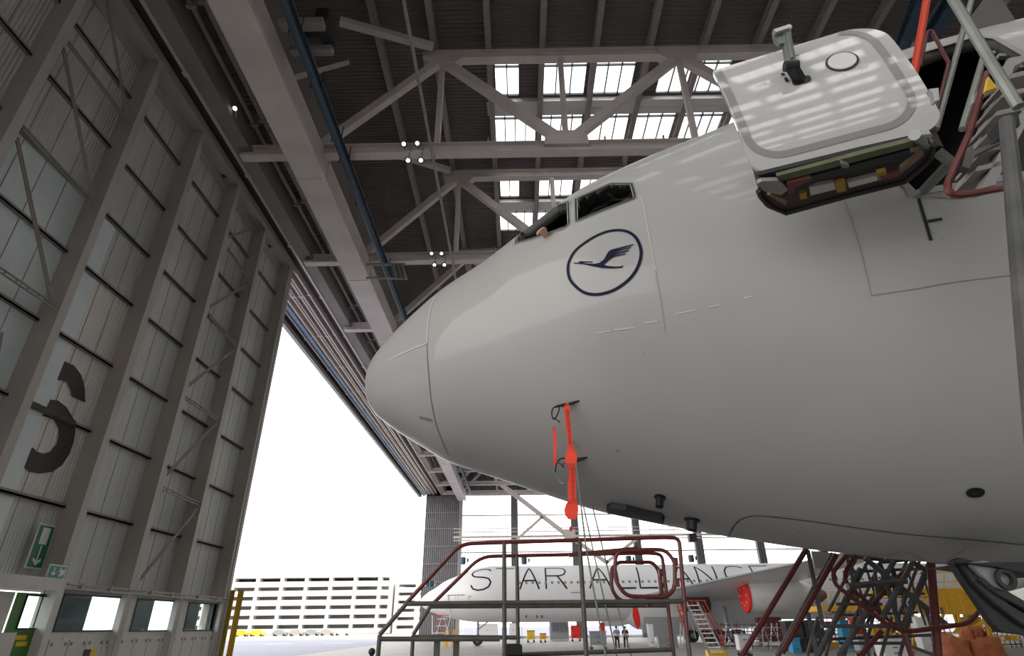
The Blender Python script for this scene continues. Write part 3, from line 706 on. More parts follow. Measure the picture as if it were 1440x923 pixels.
# ---- covers with streamers hanging from the probes
def streamer(lab, P, tail, m='flag'):
    """P: list of (px, py, half width px)"""
    h = onhull(P[0][0], P[0][1], .1)[0]; Y = h.y
    t = thing('safety_streamer', lab, 'streamer', h, 'red warning streamers')
    L = [hY(Y, x-w, y) for x, y, w in P]; Rr = [hY(Y, x+w, y) for x, y, w in P]
    g = MB(); n = len(P); vs = []
    for i in range(n):
        d = Vector((0, .012*math.sin(i*1.7), 0)); vs += [L[i]+d, Rr[i]+d, L[i]+d+Vector((0, .004, 0)), Rr[i]+d+Vector((0, .004, 0))]
    fs = []
    for i in range(n-1):
        a = 4*i; c = a+4; fs += [(a, a+1, c+1, c), (a+2, c+2, c+3, a+3), (a, c, c+2, a+2), (a+1, a+3, c+3, c+1)]
    g.add(vs, fs); g.build('ribbon', m, t); return t, Y
def vtext(txt, parent, Y, x0, y0, x1, y1, height_px, m='flagtxt'):
    cu = bpy.data.curves.new('lettering', 'FONT'); cu.body = txt; cu.size = 1; cu.extrude = 0; cu.align_y = 'CENTER'
    tmp = bpy.data.objects.new('lettering', cu); C.objects.link(tmp)
    me = bpy.data.meshes.new_from_object(tmp.evaluated_get(bpy.context.evaluated_depsgraph_get()))
    bpy.data.objects.remove(tmp); xs = [v.co.x for v in me.vertices]; W = max(xs)
    a = hY(Y-.02, x0, y0); c = hY(Y-.02, x1, y1); d = (c-a); up = Vector((0, -1, 0)).cross(d).normalized()
    up = d.normalized().cross(Vector((0, -1, 0)))
    hs = height_px/FPX*(a-EYE).dot(FW)
    g = MB(); g.v = [a+d*(v.co.x/W)-up*(v.co.y*hs)*-1*-1 for v in me.vertices]; g.f = [tuple(p.vertices) for p in me.polygons]; g.mi = [0]*len(g.f)
    return g.build('lettering', m, parent)
t1, Y1 = streamer('upper orange red streamer with rounded pad, hanging from the upper probe on the nose', [(796.5,567,2.5),(797,571,4),(799,600,3.6),(802,622,3.4),(803,632,4.5),(803.5,637,7.5),(803,645,8.5),(803,652,7.5),(803.5,657,4)], 0)
vtext('REMOVE BEFORE FLIGHT', t1, Y1, 797.5, 576, 801.5, 626, 5.2)
t2, Y2 = streamer('lower orange red streamer with round pad, hanging below the first one', [(804,650,2.2),(804.5,660,4.8),(805.5,690,4.8),(805.5,703,5),(804.5,709,8.5),(803.5,717,10),(803.5,725,9),(804.5,731,5)], 0)
vtext('REMOVE BEFORE FLIGHT', t2, Y2, 804.5, 658, 806, 704, 5.2)
t3, Y3 = streamer('narrow orange streamer left of the wide ones', [(778.5,600,.8),(779.5,605,2.2),(780.5,625,2.2),(780,645,2.0),(779.5,655,1.8)], 0)
t4, Y4 = streamer('thin red streamer partly behind the lower round pad', [(799.5,655,1.2),(800,680,1.6),(800.5,708,1.6)], 0)
t5, Y5 = streamer('small red tag end dangling just below the lower round pad', [(803,740,.8),(803,744,3),(803,748,.8)], 0)
def loop(lab, P, r=.006, m='black'):
    h = onhull(P[0][0], P[0][1], .09)[0]; pts = [hY(h.y-.01*k, *q) for k, q in enumerate(smooth2(P, False, 4))]
    g = MB(); g.tube(pts, r, 6); o = g.build('cover_lanyard', m, None); return tag(o, lab, 'lanyard', 'probe cover lanyards')
loop('black lanyard loop of upper probe cover with dangling knob', [(796, 568), (787, 570), (778, 574), (776, 583), (779, 590), (784, 583), (787, 573)])
loop('short black lanyard end below the upper loop', [(778, 588), (782, 590), (787, 594)])
loop('dark lanyard hook of lower probe cover', [(796, 645), (790, 645), (785, 648), (782, 655), (781, 664)])
loop('pale wire loop beneath the lower probe cover', [(781, 662), (784, 673), (790, 680), (796, 679), (799, 670), (799, 655)], .006, 'lighttube')
loop('tiny wire loop inside the lower lanyard hook', [(785, 650), (790, 655), (793, 658), (791, 652)], .005)
# slender ropes running down to the stand
for P, lab in (([(806, 620), (824, 770), (852, 925)], 'grey rope running down from the probes, leftmost of three'), ([(819, 706), (842, 810), (868, 925)], 'grey rope to the stand, middle of three'), ([(833, 712), (857, 810), (888, 925)], 'grey rope to the stand, rightmost of three')):
    g = MB(); Yr = onhull(*P[0])[0].y-.05; g.tube([onhull(*P[0], 0)[0]]+[hY(Yr, *q) for q in P[1:]]+[Vector((hY(Yr, *P[2]).x+.5, Yr, .02))], .007, 6); tag(g.build('guide_rope', 'lighttube'), lab, 'rope', 'ropes below the nose')

# ---- front door swung out on its hinge arm
RD = 2.86
DP, DYAW, DTILT, DROLL = Vector((2.0367, 2.712, 5.0569)), .2856, .0366, .0822
DAX = Vector((math.cos(DYAW), -math.sin(DYAW), 0)); DNO = Vector((-math.sin(DYAW), -math.cos(DYAW), 0))
DA2 = DAX*math.cos(DROLL)+Vector((0, 0, 1))*math.sin(DROLL); DU2 = -DAX*math.sin(DROLL)+Vector((0, 0, 1))*math.cos(DROLL)
A0, A1, HD, RC = 0., 1.1145, 1.0896, .13
def door_pt(a, v, off=0.):
    """a: along the lower edge, v: arc length above the lower edge"""
    th = DTILT+(v-HD/2)/RD; n = DNO*math.cos(th)+DU2*math.sin(th)
    return DP+DA2*(a-A1/2)+DNO*(RD*(math.cos(th)-math.cos(DTILT)))+DU2*(RD*(math.sin(th)-math.sin(DTILT)))+n*off, n
def dgrid(off, inset, rc, nu=26, nv=70):
    a0, a1, v0, v1 = A0+inset, A1-inset, inset, HD-inset; P = []
    def cr(e, r): return 0 if e >= r else r-math.sqrt(max(0, r*r-(r-e)**2))
    for j in range(nv+1):
        v = v0+(v1-v0)*(.5-.5*math.cos(PI*j/nv)); b_, t_ = v-v0, v1-v
        xl = cr(b_, rc)+cr(t_, .03); xr = cr(b_, rc)+cr(t_, .24)
        P.append([door_pt(a0+xl+(a1-a0-xl-xr)*i/nu, v, off)[0] for i in range(nu+1)])
    return P
def dshell(name, m, o0, o1, inset, rc, parent):
    A = dgrid(o0, inset, rc); B = dgrid(o1, inset, rc); nv = len(A)-1; nu = len(A[0])-1; g = MB()
    w = nu+1; k = w*(nv+1); vs = [p for r_ in A for p in r_]+[p for r_ in B for p in r_]; fs = []
    for j in range(nv):
        for i in range(nu):
            q = j*w+i; fs += [(q, q+1, q+w+1, q+w), (k+q, k+q+w, k+q+w+1, k+q+1)]
        fs += [(j*w, (j+1)*w, k+(j+1)*w, k+j*w), (j*w+nu, k+j*w+nu, k+(j+1)*w+nu, (j+1)*w+nu)]
    for i in range(nu): fs += [(i, k+i, k+i+1, i+1), (nv*w+i, nv*w+i+1, k+nv*w+i+1, k+nv*w+i)]
    g.add(vs, fs); return g.build(name, m, parent, smooth=True)
door = thing('aircraft_door', 'white open aircraft door panel with grey border, swung out left of its opening', 'door', (1.9, 2.8, 0))
dshell('door_skin', 'doorpaint', 0, -.03, 0, RC, door)
dshell('door_body', 'olive', -.03, -.12, .03, RC*.8, door)
def dcast(a, v, off): return door_pt(a, v, off)
def dribbon(g, P, w, off=.006, closed=False):
    H = [door_pt(a, v, off) for a, v in P]; n = len(H); vs = []
    for i, (p, nn) in enumerate(H):
        t = (H[(i+1) % n][0]-H[i-1][0]) if closed else (H[min(i+1, n-1)][0]-H[max(i-1, 0)][0])
        sd = t.cross(nn).normalized()*w/2; vs += [p-sd, p+sd]
    return g.add(vs, [(2*i, 2*i+1, 2*((i+1) % n)+1, 2*((i+1) % n)) for i in range(n if closed else n-1)])
P = [(.035, HD-.01), (.035, .30)]+[(.235-.2*math.cos(R(a)), .30-.2*math.sin(R(a))) for a in range(10, 91, 10)]
P += [(A1-.30, .10)]+[(A1-.30+.2*math.sin(R(a)), .30-.2*math.cos(R(a))) for a in range(10, 91, 10)]
P += [(A1-.10, HD-.26)]+[(A1-.28+.18*math.cos(R(a)), HD-.26+.24*math.sin(R(a))) for a in range(10, 81, 10)]
g = MB(); dribbon(g, densify(P, .03, False), .05, .004); g.build('grey_border', 'greyband', door)
# find door coordinates from picture points (raycast on the finished skin)
_dg = dgrid(0, 0, RC); _w = len(_dg[0]); DB = BVHTree.FromPolygons([p for r_ in _dg for p in r_], [(j*_w+i, j*_w+i+1, (j+1)*_w+i+1, (j+1)*_w+i) for j in range(len(_dg)-1) for i in range(_w-1)])
def ondoor(x, y, off=0.):
    d = ray(x, y).normalized(); r = DB.ray_cast(EYE, d)
    if r[0] is None: return None
    n = r[1] if r[1].dot(d) < 0 else -r[1]; return r[0]+n*off, n
h = ondoor(1184, 87); c = h[0]; n = h[1]; u = AXV; v = n.cross(u).normalized()
g = MB(); g.lathe([(.002, .10), (.006, .10), (.006, .088)], c, n, 28); g.build('window_ring', 'black', door)
g = MB(); g.lathe([(.003, .088), (.012, .085), (.016, .0005)], c, n, 28); g.build('round_window', 'white', door)
fdk = lambda x, y: (1060+x*.13, 20+y*.13)
def dpatch(name, P, m, off=.008):
    g = MB(); H = [ondoor(*q, off) for q in P]
    if all(H):
        g.add([h[0] for h in H], [tuple(t) for t in tessellate_polygon([[Vector((x, -y, 0)) for x, y in P]])]); return g.build(name, m, door)
dpatch('handle_recess', [fdk(*q) for q in ((410,745),(450,700),(500,690),(530,672),(600,672),(622,705),(610,730),(460,775),(425,770))], 'black')
dpatch('placard', [fdk(*q) for q in ((290, 650), (330, 645), (335, 670), (300, 675))], 'black'); dpatch('placard', [fdk(*q) for q in ((325, 700), (355, 690), (380, 735), (345, 745))], 'black')
dpatch('red_placard', [fdk(*q) for q in ((425, 458), (485, 446), (488, 456), (428, 468))], 'rust')
for k in range(7): dpatch('stencil_mark', [fdk(20+18*k, 795-6.5*k), fdk(32+18*k, 791-6.5*k), fdk(32+18*k, 785-6.5*k), fdk(20+18*k, 789-6.5*k)], 'seam')
for k in range(7): q = lambda x, y: (1195+x, 92-y); dpatch('stencil_mark', [(1192+4.2*k, 101-1.05*k), (1195+4.2*k, 100.4-1.05*k), (1195+4.2*k, 99.3-1.05*k), (1192+4.2*k, 99.9-1.05*k)], 'seam')
# lifting arm clamped in the handle recess, reaching up and outwards
arm = thing('door_arm', 'dark metal support arm with T-shaped foot, raised from handle recess of the open door', 'support arm', ondoor(1122, 110)[0])
base = ondoor(*fdk(500, 720), .0)[0]; Ya = base.y
el = hY(Ya-.07, *fdk(405, 560)); tp = hY(Ya-.11, *fdk(335, 190))
g = MB(); g.bar(base, el, .05, .07, LAT); g.build('lower_link', 'black', arm, bevel=.006)
g = MB(); g.bar(el, tp, .06, .05, LAT); g.bar(el.lerp(tp, .1)+LAT*.03, el.lerp(tp, .85)+LAT*.03, .02, .02, LAT); g.build('upper_link', 'lighttube', arm, bevel=.005)
g = MB(); g.cyl(el-AXV*.045, el+AXV*.045, .035, 14); g.build('pivot', 'darkmetal', arm)
Yb = Ya-.12
g = MB(); g.prism([hY(Yb, *fdk(*q)) for q in ((215,180),(385,115),(400,160),(410,220),(385,270),(330,310),(285,315),(235,275),(218,230))], (0, .03, 0)); g.build('foot_plate', 'lighttube', arm)
g = MB(); g.bar(hY(Yb-.02, *fdk(215, 200)), hY(Yb-.02, *fdk(395, 140)), .03, .03); g.build('foot_bar', 'alu', arm)
# inner structure of the door seen from below
fb = lambda x, y: (1040+x*.2083, 150+y*.2083)
zb_ = 4.46
lug_ = thing('door_inner', '', 'x'); bpy.data.objects.remove(lug_)
bust = [fb(*q) for q in ((105,455),(125,560),(140,600),(190,660),(310,712),(750,590),(1110,500),(1200,430),(1290,340),(1305,250),(1280,195),(800,295))]
Pb = [hZ(zb_, *q) for q in bust[1:10]]+[Vector((*(door_pt(A1-.03, .0, -.06)[0].xy), zb_)), Vector((*(door_pt(.05, .0, -.06)[0].xy), zb_))]
g = MB(); g.prism(Pb, (0, 0, .35)); o = g.build('door_lining', 'brown', door)
g = MB(); g.tube([p-Vector((0, 0, .01)) for p in Pb[0:9]], .018, 6); g.build('lining_seal', 'black', o)
def low(name, P, dz, m, th=.03):
    g = MB(); g.prism([hZ(zb_-dz, *fb(*q)) for q in P], (0, 0, th)); return g.build(name, m, o)
low('hinge_tray', [(120, 465), (800, 300), (1270, 195), (1290, 250), (900, 330), (260, 480), (160, 500)], .02, 'darkmetal')
low('slide_rail', [(250, 470), (1170, 230), (1175, 270), (280, 505)], .05, 'olive')
low('slide_rail', [(340, 510), (1150, 290), (1150, 340), (600, 480), (360, 580)], .045, 'darkmetal')
low('latch_block', [(320, 520), (480, 480), (490, 500), (380, 545), (370, 590), (330, 590)], .07, 'rust')
low('strap', [(650, 520), (715, 505), (720, 570), (660, 582)], .06, 'strapm'); low('strap', [(930, 450), (990, 435), (995, 490), (935, 500)], .06, 'strapm'); low('strap', [(410, 590), (450, 578), (455, 620), (412, 630)], .06, 'strapm')
low('seal_pad', [(190, 600), (215, 588), (320, 640), (310, 668)], .06, 'tan'); low('seal_pad', [(1080, 460), (1090, 420), (1240, 300), (1245, 330)], .06, 'tan')
low('fitting_plate', [(120, 520), (150, 505), (260, 500), (330, 560), (280, 600), (160, 570)], .065, 'steel')
low('fitting_plate', [(470, 545), (640, 515), (650, 560), (480, 600)], .03, 'offwhite'); low('fitting_plate', [(730, 515), (930, 465), (930, 500), (740, 550)], .03, 'offwhite')
low('latch_block', [(950, 480), (1080, 455), (1070, 475), (960, 500)], .07, 'rust')
low('latch_hook', [(680, 380), (740, 400), (735, 415), (690, 415)], .09, 'lighttube')
low('latch_hook', [(1230, 190), (1290, 185), (1305, 205), (1250, 215)], .07, 'alu')
# hinge arm joining door and fuselage
g = MB(); p = hZ(4.5, 1307, 205); q = hZ(4.62, 1337, 228); g.tube([p-(q-p)*.6, q, q+(q-p).normalized()*.1+Vector((0, .3, .05))], .035, 10); tag(g.build('hinge_tube', 'lighttube', door))
g = MB(); hh = onhull(1255, 150, 0)[0]; g.bar(door_pt(A1-.1, .5, -.2)[0], hh+ins*.1, .08, .12); g.build('hinge_arm', 'darkmetal', door)

# ---- cabin things seen through the opening
oc = Vector((X0, Y0, Z0))+AXV*5.6+LAT*2.0
g = MB(); g.box((2.6, 4.4, 4.5), (5.4, 8.0, 4.6)); g.build('cabin_floor', 'darkmetal', plane)
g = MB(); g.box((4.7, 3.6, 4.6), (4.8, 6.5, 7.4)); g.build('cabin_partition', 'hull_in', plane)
for k in range(7):
    a = opening[6+min(k, 2)]
for (px, py) in ((1395, 62), (1410, 66), (1424, 73), (1434, 82)):
    h = onhull(px, py+5, -.05); g = MB(); g.box(h[0]-Vector((.03, .02, .015)), h[0]+Vector((.03, .02, .015))); g.build('door_stop', 'steel', plane)

# ---- nose landing gear and its bay door
gear = [('gear_door', [(1336,789),(1350,784),(1372,790),(1387,812),(1402,838),(1440,852),(1470,860),(1470,900),(1440,893),(1408,890),(1395,878),(1372,845),(1352,815)], 'black', 4.9, .06),
        ('drag_brace', [(1350,790),(1362,790),(1385,815),(1420,850),(1470,880),(1470,893),(1440,880),(1400,850),(1370,820)], 'darkmetal', 4.85, .05),
        ('side_stay', [(1375,815),(1383,812),(1408,826),(1470,862),(1470,872),(1405,838)], 'darkmetal', 4.82, .04),
        ('lug_plate', [(1362,792),(1385,788),(1400,793),(1418,802),(1428,818),(1426,830),(1415,831),(1400,826),(1384,812)], 'lug', 4.8, .05)]
for nm, P, m_, Y, th in gear:
    g = MB(); g.prism([hY(Y, *q) for q in P], (0, th, 0)); g.build(nm, m_, plane, bevel=.01)
c = hY(4.79, 1412, 815); g = MB(); g.lathe([(0, .075), (.03, .075), (.03, .045), (0, .045), (-.05, .04), (-.05, .001)], c, (0, -1, 0), 20); g.build('lug_bushing', 'darkmetal', plane)
g = MB(); g.prism([hY(4.74, *q) for q in ((1360, 792), (1470, 790), (1470, 810), (1440, 806), (1400, 797))], (0, .5, 0)); g.build('gear_bay_lip', 'black', plane)
gx, gy = 6.2, 5.9
g = MB(); g.lathe([(0, .14), (1.2, .14), (1.2, .1), (2.0, .1)], (gx, gy, 2.6), (0, 0, -1), 16); g.build('gear_strut', 'lug', plane)
g = MB(); g.cyl((gx, gy-.35, .55), (gx, gy+.35, .55), .06); g.build('axle', 'lug', plane)
for s_ in (-1, 1):
    g = MB(); g.lathe([(-.16, .2), (-.18, .35), (-.15, .5), (-.08, .54), (.08, .54), (.15, .5), (.18, .35), (.16, .2)], (gx, gy+s_*.3, .55), (0, 1, 0), 28); w_ = g.build('nose_wheel', 'tyre', plane, True)
    g = MB(); g.lathe([(-.15, .001), (-.14, .2), (.14, .2), (.15, .001)], (gx, gy+s_*.3, .55), (0, 1, 0), 20); g.build('wheel_hub', 'lug', w_)

# ---- person in the cockpit, hand out of the open window
def skin_body(name, V_, E_, rad, m, root=0):
    me = bpy.data.meshes.new(name); me.from_pydata(V_, E_, []); me.materials.append(M[m]); o = bpy.data.objects.new(name, me); C.objects.link(o)
    md = o.modifiers.new('s', 'SKIN')
    for i, v_ in enumerate(me.skin_vertices[0].data if me.skin_vertices else []): pass
    if not me.skin_vertices:
        bm = bmesh.new(); bm.from_mesh(me); bm.verts.layers.skin.verify(); bm.to_mesh(me); bm.free()
    for i, v_ in enumerate(me.skin_vertices[0].data): v_.radius = (rad[i], rad[i]); v_.use_root = (i == root)
    sb = o.modifiers.new('d', 'SUBSURF'); sb.levels = 2; sb.render_levels = 2
    dg = bpy.context.evaluated_depsgraph_get(); nm = bpy.data.meshes.new_from_object(o.evaluated_get(dg)); o.modifiers.clear(); o.data = nm; nm.shade_smooth()
    return o
hp = onhull(763, 334)[0]; inn = -LAT; out = LAT
wr = hp+out*.01+Vector((0, 0, .0))+AXV*.04
shl = wr+inn*.45+AXV*.35+Vector((0, 0, .12)); elb = wr+inn*.22+AXV*.18+Vector((0, 0, -.02))
ch = shl+inn*.2+Vector((0, 0, -.12)); nk = ch+Vector((0, 0, .22)); hd = nk+Vector((0, 0, .17)); pel = ch-Vector((0, 0, .45)); sh2 = ch+inn*.22+Vector((0, 0, .1))
palm = wr+out*.07-AXV*.035+Vector((0, 0, .0))
V_ = [pel, ch, nk, hd, shl, elb, wr, palm, sh2, sh2-Vector((0, 0, .28)), hd-AXV*.03+Vector((0, 0, .06))]; E_ = [(0,1),(1,2),(2,3),(1,4),(4,5),(5,6),(6,7),(1,8),(8,9),(3,10)]
rad = [.15, .16, .055, .085, .062, .045, .03, .034, .062, .045, .08]
side = (AXV*.5+Vector((0, 0, .4))).normalized()
for k, ln in enumerate((.052, .06, .057, .046)):
    b0 = palm+out*.03+side*(.012-.019*(k-1)); i0 = len(V_)
    m1 = b0+(out*.6-AXV*.5-Vector((0, 0, .25))).normalized()*ln*.6; m2 = m1+(-AXV*.5-Vector((0, 0, .9))).normalized()*ln*.5; m3 = m2+(inn*.5-Vector((0, 0, .7))).normalized()*ln*.4
    V_ += [b0, m1, m2, m3]; E_ += [(7, i0), (i0, i0+1), (i0+1, i0+2), (i0+2, i0+3)]; rad += [.0115, .0105, .0095, .008]
i0 = len(V_); V_ += [palm+side*.035, palm+side*.05+out*.03-AXV*.02]; E_ += [(7, i0), (i0, i0+1)]; rad += [.012, .010]
per = skin_body('person', [tuple(v) for v in V_], E_, rad, 'skin')
tag(per, 'person sitting in the dark cockpit with one bare hand resting out of the open window', 'person')
sh = skin_body('shirt', [tuple(v) for v in (pel, ch, sh2, sh2-Vector((0, 0, .2)), shl, shl.lerp(elb, .8))], [(0,1),(1,2),(2,3),(1,4),(4,5)], [.17, .18, .085, .07, .085, .06], 'trouser'); sh.parent = per
ha = MB(); ha.sphere(hd+Vector((0, 0, .08))+AXV*.03, .1, 8, (1, 1, .9)); ha.build('hair', 'hair', per, True)
g = MB(); g.sphere(hd-AXV*.1+Vector((0, 0, 0)), .016, 6, (1.4, .8, 1.2)); g.build('nose', 'skin', per, True)
g = MB(); g.box(pel-Vector((.3, .3, .25)), pel+Vector((.3, .3, -.1))); g.build('cockpit_seat', 'darkmetal', plane, bevel=.05)
# ================================================================== FOREGROUND STANDS
def tubepx(P, Y, r, m, parent, name, rad=.12, closed=False, n=8):
    pts = [hY(Y, *q) for q in P]; pts = rounded(pts, rad, 5, closed) if len(pts) > 2 else pts
    g = MB(); g.tube(pts, r, n, closed); return g.build(name, m, parent, True)
def drop(Y, px, py): p = hY(Y, px, py); return [p, Vector((p.x, Y, 0))]
YA, YB = 5.2, 6.0
stand = thing('work_platform', 'low tubular maintenance platform frame with dark red and olive railings under the nose', 'platform', (0, 5.6, 0))
g = MB(); P = [hY(YA, *q) for q in ((570, 850), (646, 766), (662, 764), (930, 756), (948, 757), (958, 772), (962, 800), (966, 893))]
tubepx([(570, 850), (648, 765), (935, 756), (955, 757), (966, 893)], YA, .017, 'redrail', stand, 'guard_rail', .1)
def posty(px, py, Y, r, m, nm):
    a, c = drop(Y, px, py); g = MB(); g.tube([a, c], r, 8); return g.build(nm, m, stand, True)
tubepx([(571, 850), (534, 893)], YA, .018, 'greytube', stand, 'guard_rail')
posty(534, 893, YA, .018, 'greytube', 'post'); posty(709, 764, YA, .018, 'greytube', 'post'); posty(815, 761, YA, .019, 'greytube', 'post'); posty(966, 893, YA, .018, 'greytube', 'post')
tubepx([(572, 849.5), (962, 846)], YA, .018, 'greytube', stand, 'mid_rail')
tubepx([(534, 899), (703, 899)], YA, .018, 'greytube', stand, 'low_rail')
g = MB(); a = hY(YA, 700, 905); c = hY(YA, 966, 905); g.box((hY(YA, 534, 920).x, YA, 1.5), (c.x, YB, 1.56)); g.build('deck_plate', 'darkmetal', stand)
for px in (615, 642): a, c = drop(YA+.1, px, 899); g = MB(); g.bar(a, c, .045, .05, (0, 1, 0)); g.build('leg', 'greytube', stand)
tubepx([(605, 853), (676, 783), (913, 778), (931, 780), (946, 912)], YB, .017, 'redrail', stand, 'guard_rail', .12)
tubepx([(606, 852), (581, 893)], YB, .018, 'greytube', stand, 'guard_rail')
posty(581, 893, YB, .018, 'greytube', 'post'); posty(727, 783, YB, .018, 'greytube', 'post'); posty(944, 893, YB, .017, 'greytube', 'post')
tubepx([(606, 853.5), (937, 852)], YB, .018, 'greytube', stand, 'mid_rail')
tubepx([(582, 896), (728, 897)], YB, .018, 'greytube', stand, 'low_rail')
tubepx([(733, 921), (944, 914)], YB-.1, .018, 'greytube', stand, 'low_rail')
gate = [(866, 776), (864, 815), (880, 839), (938, 840), (949, 828), (949, 790), (936, 774), (915, 773)]
tubepx(gate, YA+.02, .016, 'redrail', stand, 'gate_loop', .07, True)
tubepx([(869, 791), (860, 800), (860, 830), (872, 846), (920, 846), (930, 836), (927, 804), (918, 791)], YA+.35, .016, 'redrail', stand, 'gate_loop', .06, True)
g = MB(); g.bar(hY(YA+.1, 800, 781), hY(YA+.1, 897, 772), .03, .035); g.build('swing_bar', 'redrail', stand)
for px, py, Y in ((950, 790, YA+.02), (952, 820, YA+.02), (929, 806, YA+.3), (930, 831, YA+.3)):
    p = hY(Y, px, py); g = MB(); g.box(p-Vector((.018, .02, .03)), p+Vector((.018, .02, .03))); g.build('hinge_block', 'redrail', stand, bevel=.006)
p = hY(YA+.1, 912, 842); g = MB(); g.box(p-Vector((.02, .02, .06)), p+Vector((.02, .02, .03))); g.build('latch', 'redrail', stand)
p = hY(YB-.3, 723, 915); g = MB(); g.box(p-Vector((.09, .1, .05)), p+Vector((.07, .1, .05))); g.build('motor_box', 'black', stand, bevel=.02)
g = MB(); p = hY(4.6, 523, 917); g.sphere(p, .024, 8); g.tube([p, Vector((p.x, 4.6, 0))], .012, 8); tag(g.build('marker_post', 'black', None, True), 'thin black post with ball top left of the work platform', 'post')

# right-hand stair dock behind the nose
dock = thing('stair_dock', 'crossed grey and dark red steel tube stair tower behind the fuselage belly', 'stair tower', (4.6, 9, 0))
lines = [((1134,772),(1043,923),'redrail',.045,9),((1136,774),(1157,880),'tube',.04,9),((1136,862),(1149,923),'tube',.04,9.2),((1171,779),(1093,923),'tube',.045,9.4),((1176,780),(1100,918),'redrail',.045,9),
 ((1191,783),(1213,870),'tube',.035,9.6),((1213,870),(1222,923),'tube',.035,9.6),((1216,785),(1332,880),'tube',.05,9.3),((1237,793),(1268,888),'tube',.05,9.5),((1284,791),(1226,851),'redrail',.04,9.6),
 ((1308,791),(1268,888),'tube',.05,9.4),((1284,791),(1308,806),'tube',.045,9.3),((1192,825),(1274,817),'tube',.06,9.2),((1155,881),(1250,881),'tube',.035,9.2),((1226,851),(1180,923),'tube',.045,9.6),
 ((1257,790),(1192,905),'tube',.045,9.8),((1210,800),(1150,923),'tube',.045,9.8),((1187,781),(1240,787),'tube',.05,9.9),((1270,888),(1282,923),'redrail',.05,9.2),((1240,790),(1285,786),'tube',.05,9.9),
 ((1310,795),(1280,850),'tube',.045,9.5),((1165,790),(1176,815),'tube',.03,9.5),((1175,850),(1240,850),'tube',.03,9.7),((1230,800),(1236,870),'tube',.03,9.7),((1284,790),(1240,870),'tube',.045,9.2), ((1180, 905), (1270, 905), 'tube', .03, 9.7), ((1316,923),(1270,905),'tube',.03,9.7)]
for k in range(6):
    lines += [((1205+18*k, 784), (1165+18*k, 860+6*k), 'tube', .028, 9.9), ((1196+20*k, 790+3*k), (1222+20*k, 868+3*k), 'tube', .024, 10.0), ((1150+26*k, 868), (1135+26*k, 923), 'tube', .03, 9.9)]
lines += [((1175, 866), (1290, 862), 'tube', .026, 10.), ((1186, 805), (1300, 800), 'tube', .03, 10.), ((1150, 900), (1320, 893), 'tube', .03, 10.), ((1196, 838), (1300, 835), 'tube', .024, 10.), ((1300, 850), (1322, 923), 'tube', .035, 9.8), ((1240, 888), (1210, 923), 'redrail', .04, 9.5), ((1255, 800), (1262, 885), 'tube', .03, 9.9)]
for a, c, m_, r, Y in lines: tubepx([a, c], Y, r*.82, m_, dock, 'strut', n=6)
tubepx([(1190, 782), (1171, 805), (1174, 822), (1263, 891), (1363, 877), (1379, 858), (1380, 848)], 8.8, .03, 'redrail', dock, 'handrail', .25)
tubepx([(1203, 781), (1182, 815), (1268, 888)], 9.3, .03, 'redrail', dock, 'handrail', .25)
a = hY(9, 1309, 793); g = MB(); p2 = hY(9, 1319, 923); g.tube([a, p2, p2+(p2-a)*1.1], .055, 8); g.build('post', 'redrail', dock)
for (px, py, Y) in ((1149, 923, 9.2), (1093, 923, 9.4), (1222, 923, 9.6), (1180, 923, 9.6), (1282, 923, 9.2), (1043, 923, 9)):
    p = hY(Y, px, py); g = MB(); g.tube([p, (p.x, Y, 0)], .04, 6); g.build('leg', 'tube', dock)
g = MB(); P = [hY(10.2, *q) for q in ((1142, 775), (1170, 778), (1160, 800), (1146, 800))]; g.prism(P, (0, .05, 0)); g.build('gusset_panel', 'steel', dock)

# boarding steps near the open door (upper right)
steps = thing('boarding_steps', 'steel boarding steps with orange red and maroon rails before the open aircraft doorway', 'steps', (3.6, 2.3, 0))
fs_ = lambda x, y: (1240+x*.325, y*.325)
def sp(P, Y, r, m, nm, rad=.08): return tubepx(P, Y, r, m, steps, nm, rad)
sp([fs_(205, -60), fs_(128, 390)], 2.95, .030, 'orange', 'corner_post')
sp([fs_(165, 290), fs_(196, 140), fs_(215, 132), fs_(290, 272), fs_(240, 470)], 2.95, .014, 'redrail', 'handrail', .03)
sp([fs_(400, -40), fs_(235, 560)], 2.95, .022, 'lighttube', 'diagonal_tube')
sp([fs_(280, -50), fs_(365, 90), fs_(470, 265), fs_(592, 462)], 2.1, .026, 'lighttube', 'diagonal_tube', .02)
sp([fs_(455, 315), fs_(375, 590), fs_(282, 800), fs_(290, 838), fs_(340, 845), fs_(610, 800), fs_(700, 780)], 2.3, .018, 'redrail', 'handrail', .03)
sp([fs_(440, 250), fs_(348, 560)], 2.5, .02, 'lighttube', 'diagonal_tube')
a = hY(2.0, *fs_(540, 520)); c = hY(2.0, 1442, 430)
g = MB(); g.tube([a, c, c+(c-a)*2.2, Vector((c.x+.2, 2.0, 0))], [.03, .04, .05, .05], 12); g.build('main_post', 'tube', steps)
def flat(P, Y, th, m, nm): g = MB(); g.prism([hY(Y, *fs_(*q)) for q in P], (0, th, 0)); return g.build(nm, m, steps)
flat([(555, 250), (620, 238), (620, 262), (575, 285), (400, 790), (355, 785)], 2.45, .08, 'steel', 'stringer')
flat([(700, 300), (740, 310), (490, 800), (430, 815)], 2.3, .08, 'steel', 'stringer')
for k in range(6):
    x = 555-28*k; y = 320+80*k
    flat([(x, y), (x+130, y-30), (x+122, y-8), (x-8, y+22)], 2.3, .22, 'girt', 'tread')
flat([(448, 395), (462, 330), (500, 378)], 2.2, .02, 'yellow2', 'yellow_flag')
flat([(400, 400), (500, 385), (470, 400), (400, 440)], 2.35, .03, 'steel', 'bracket')
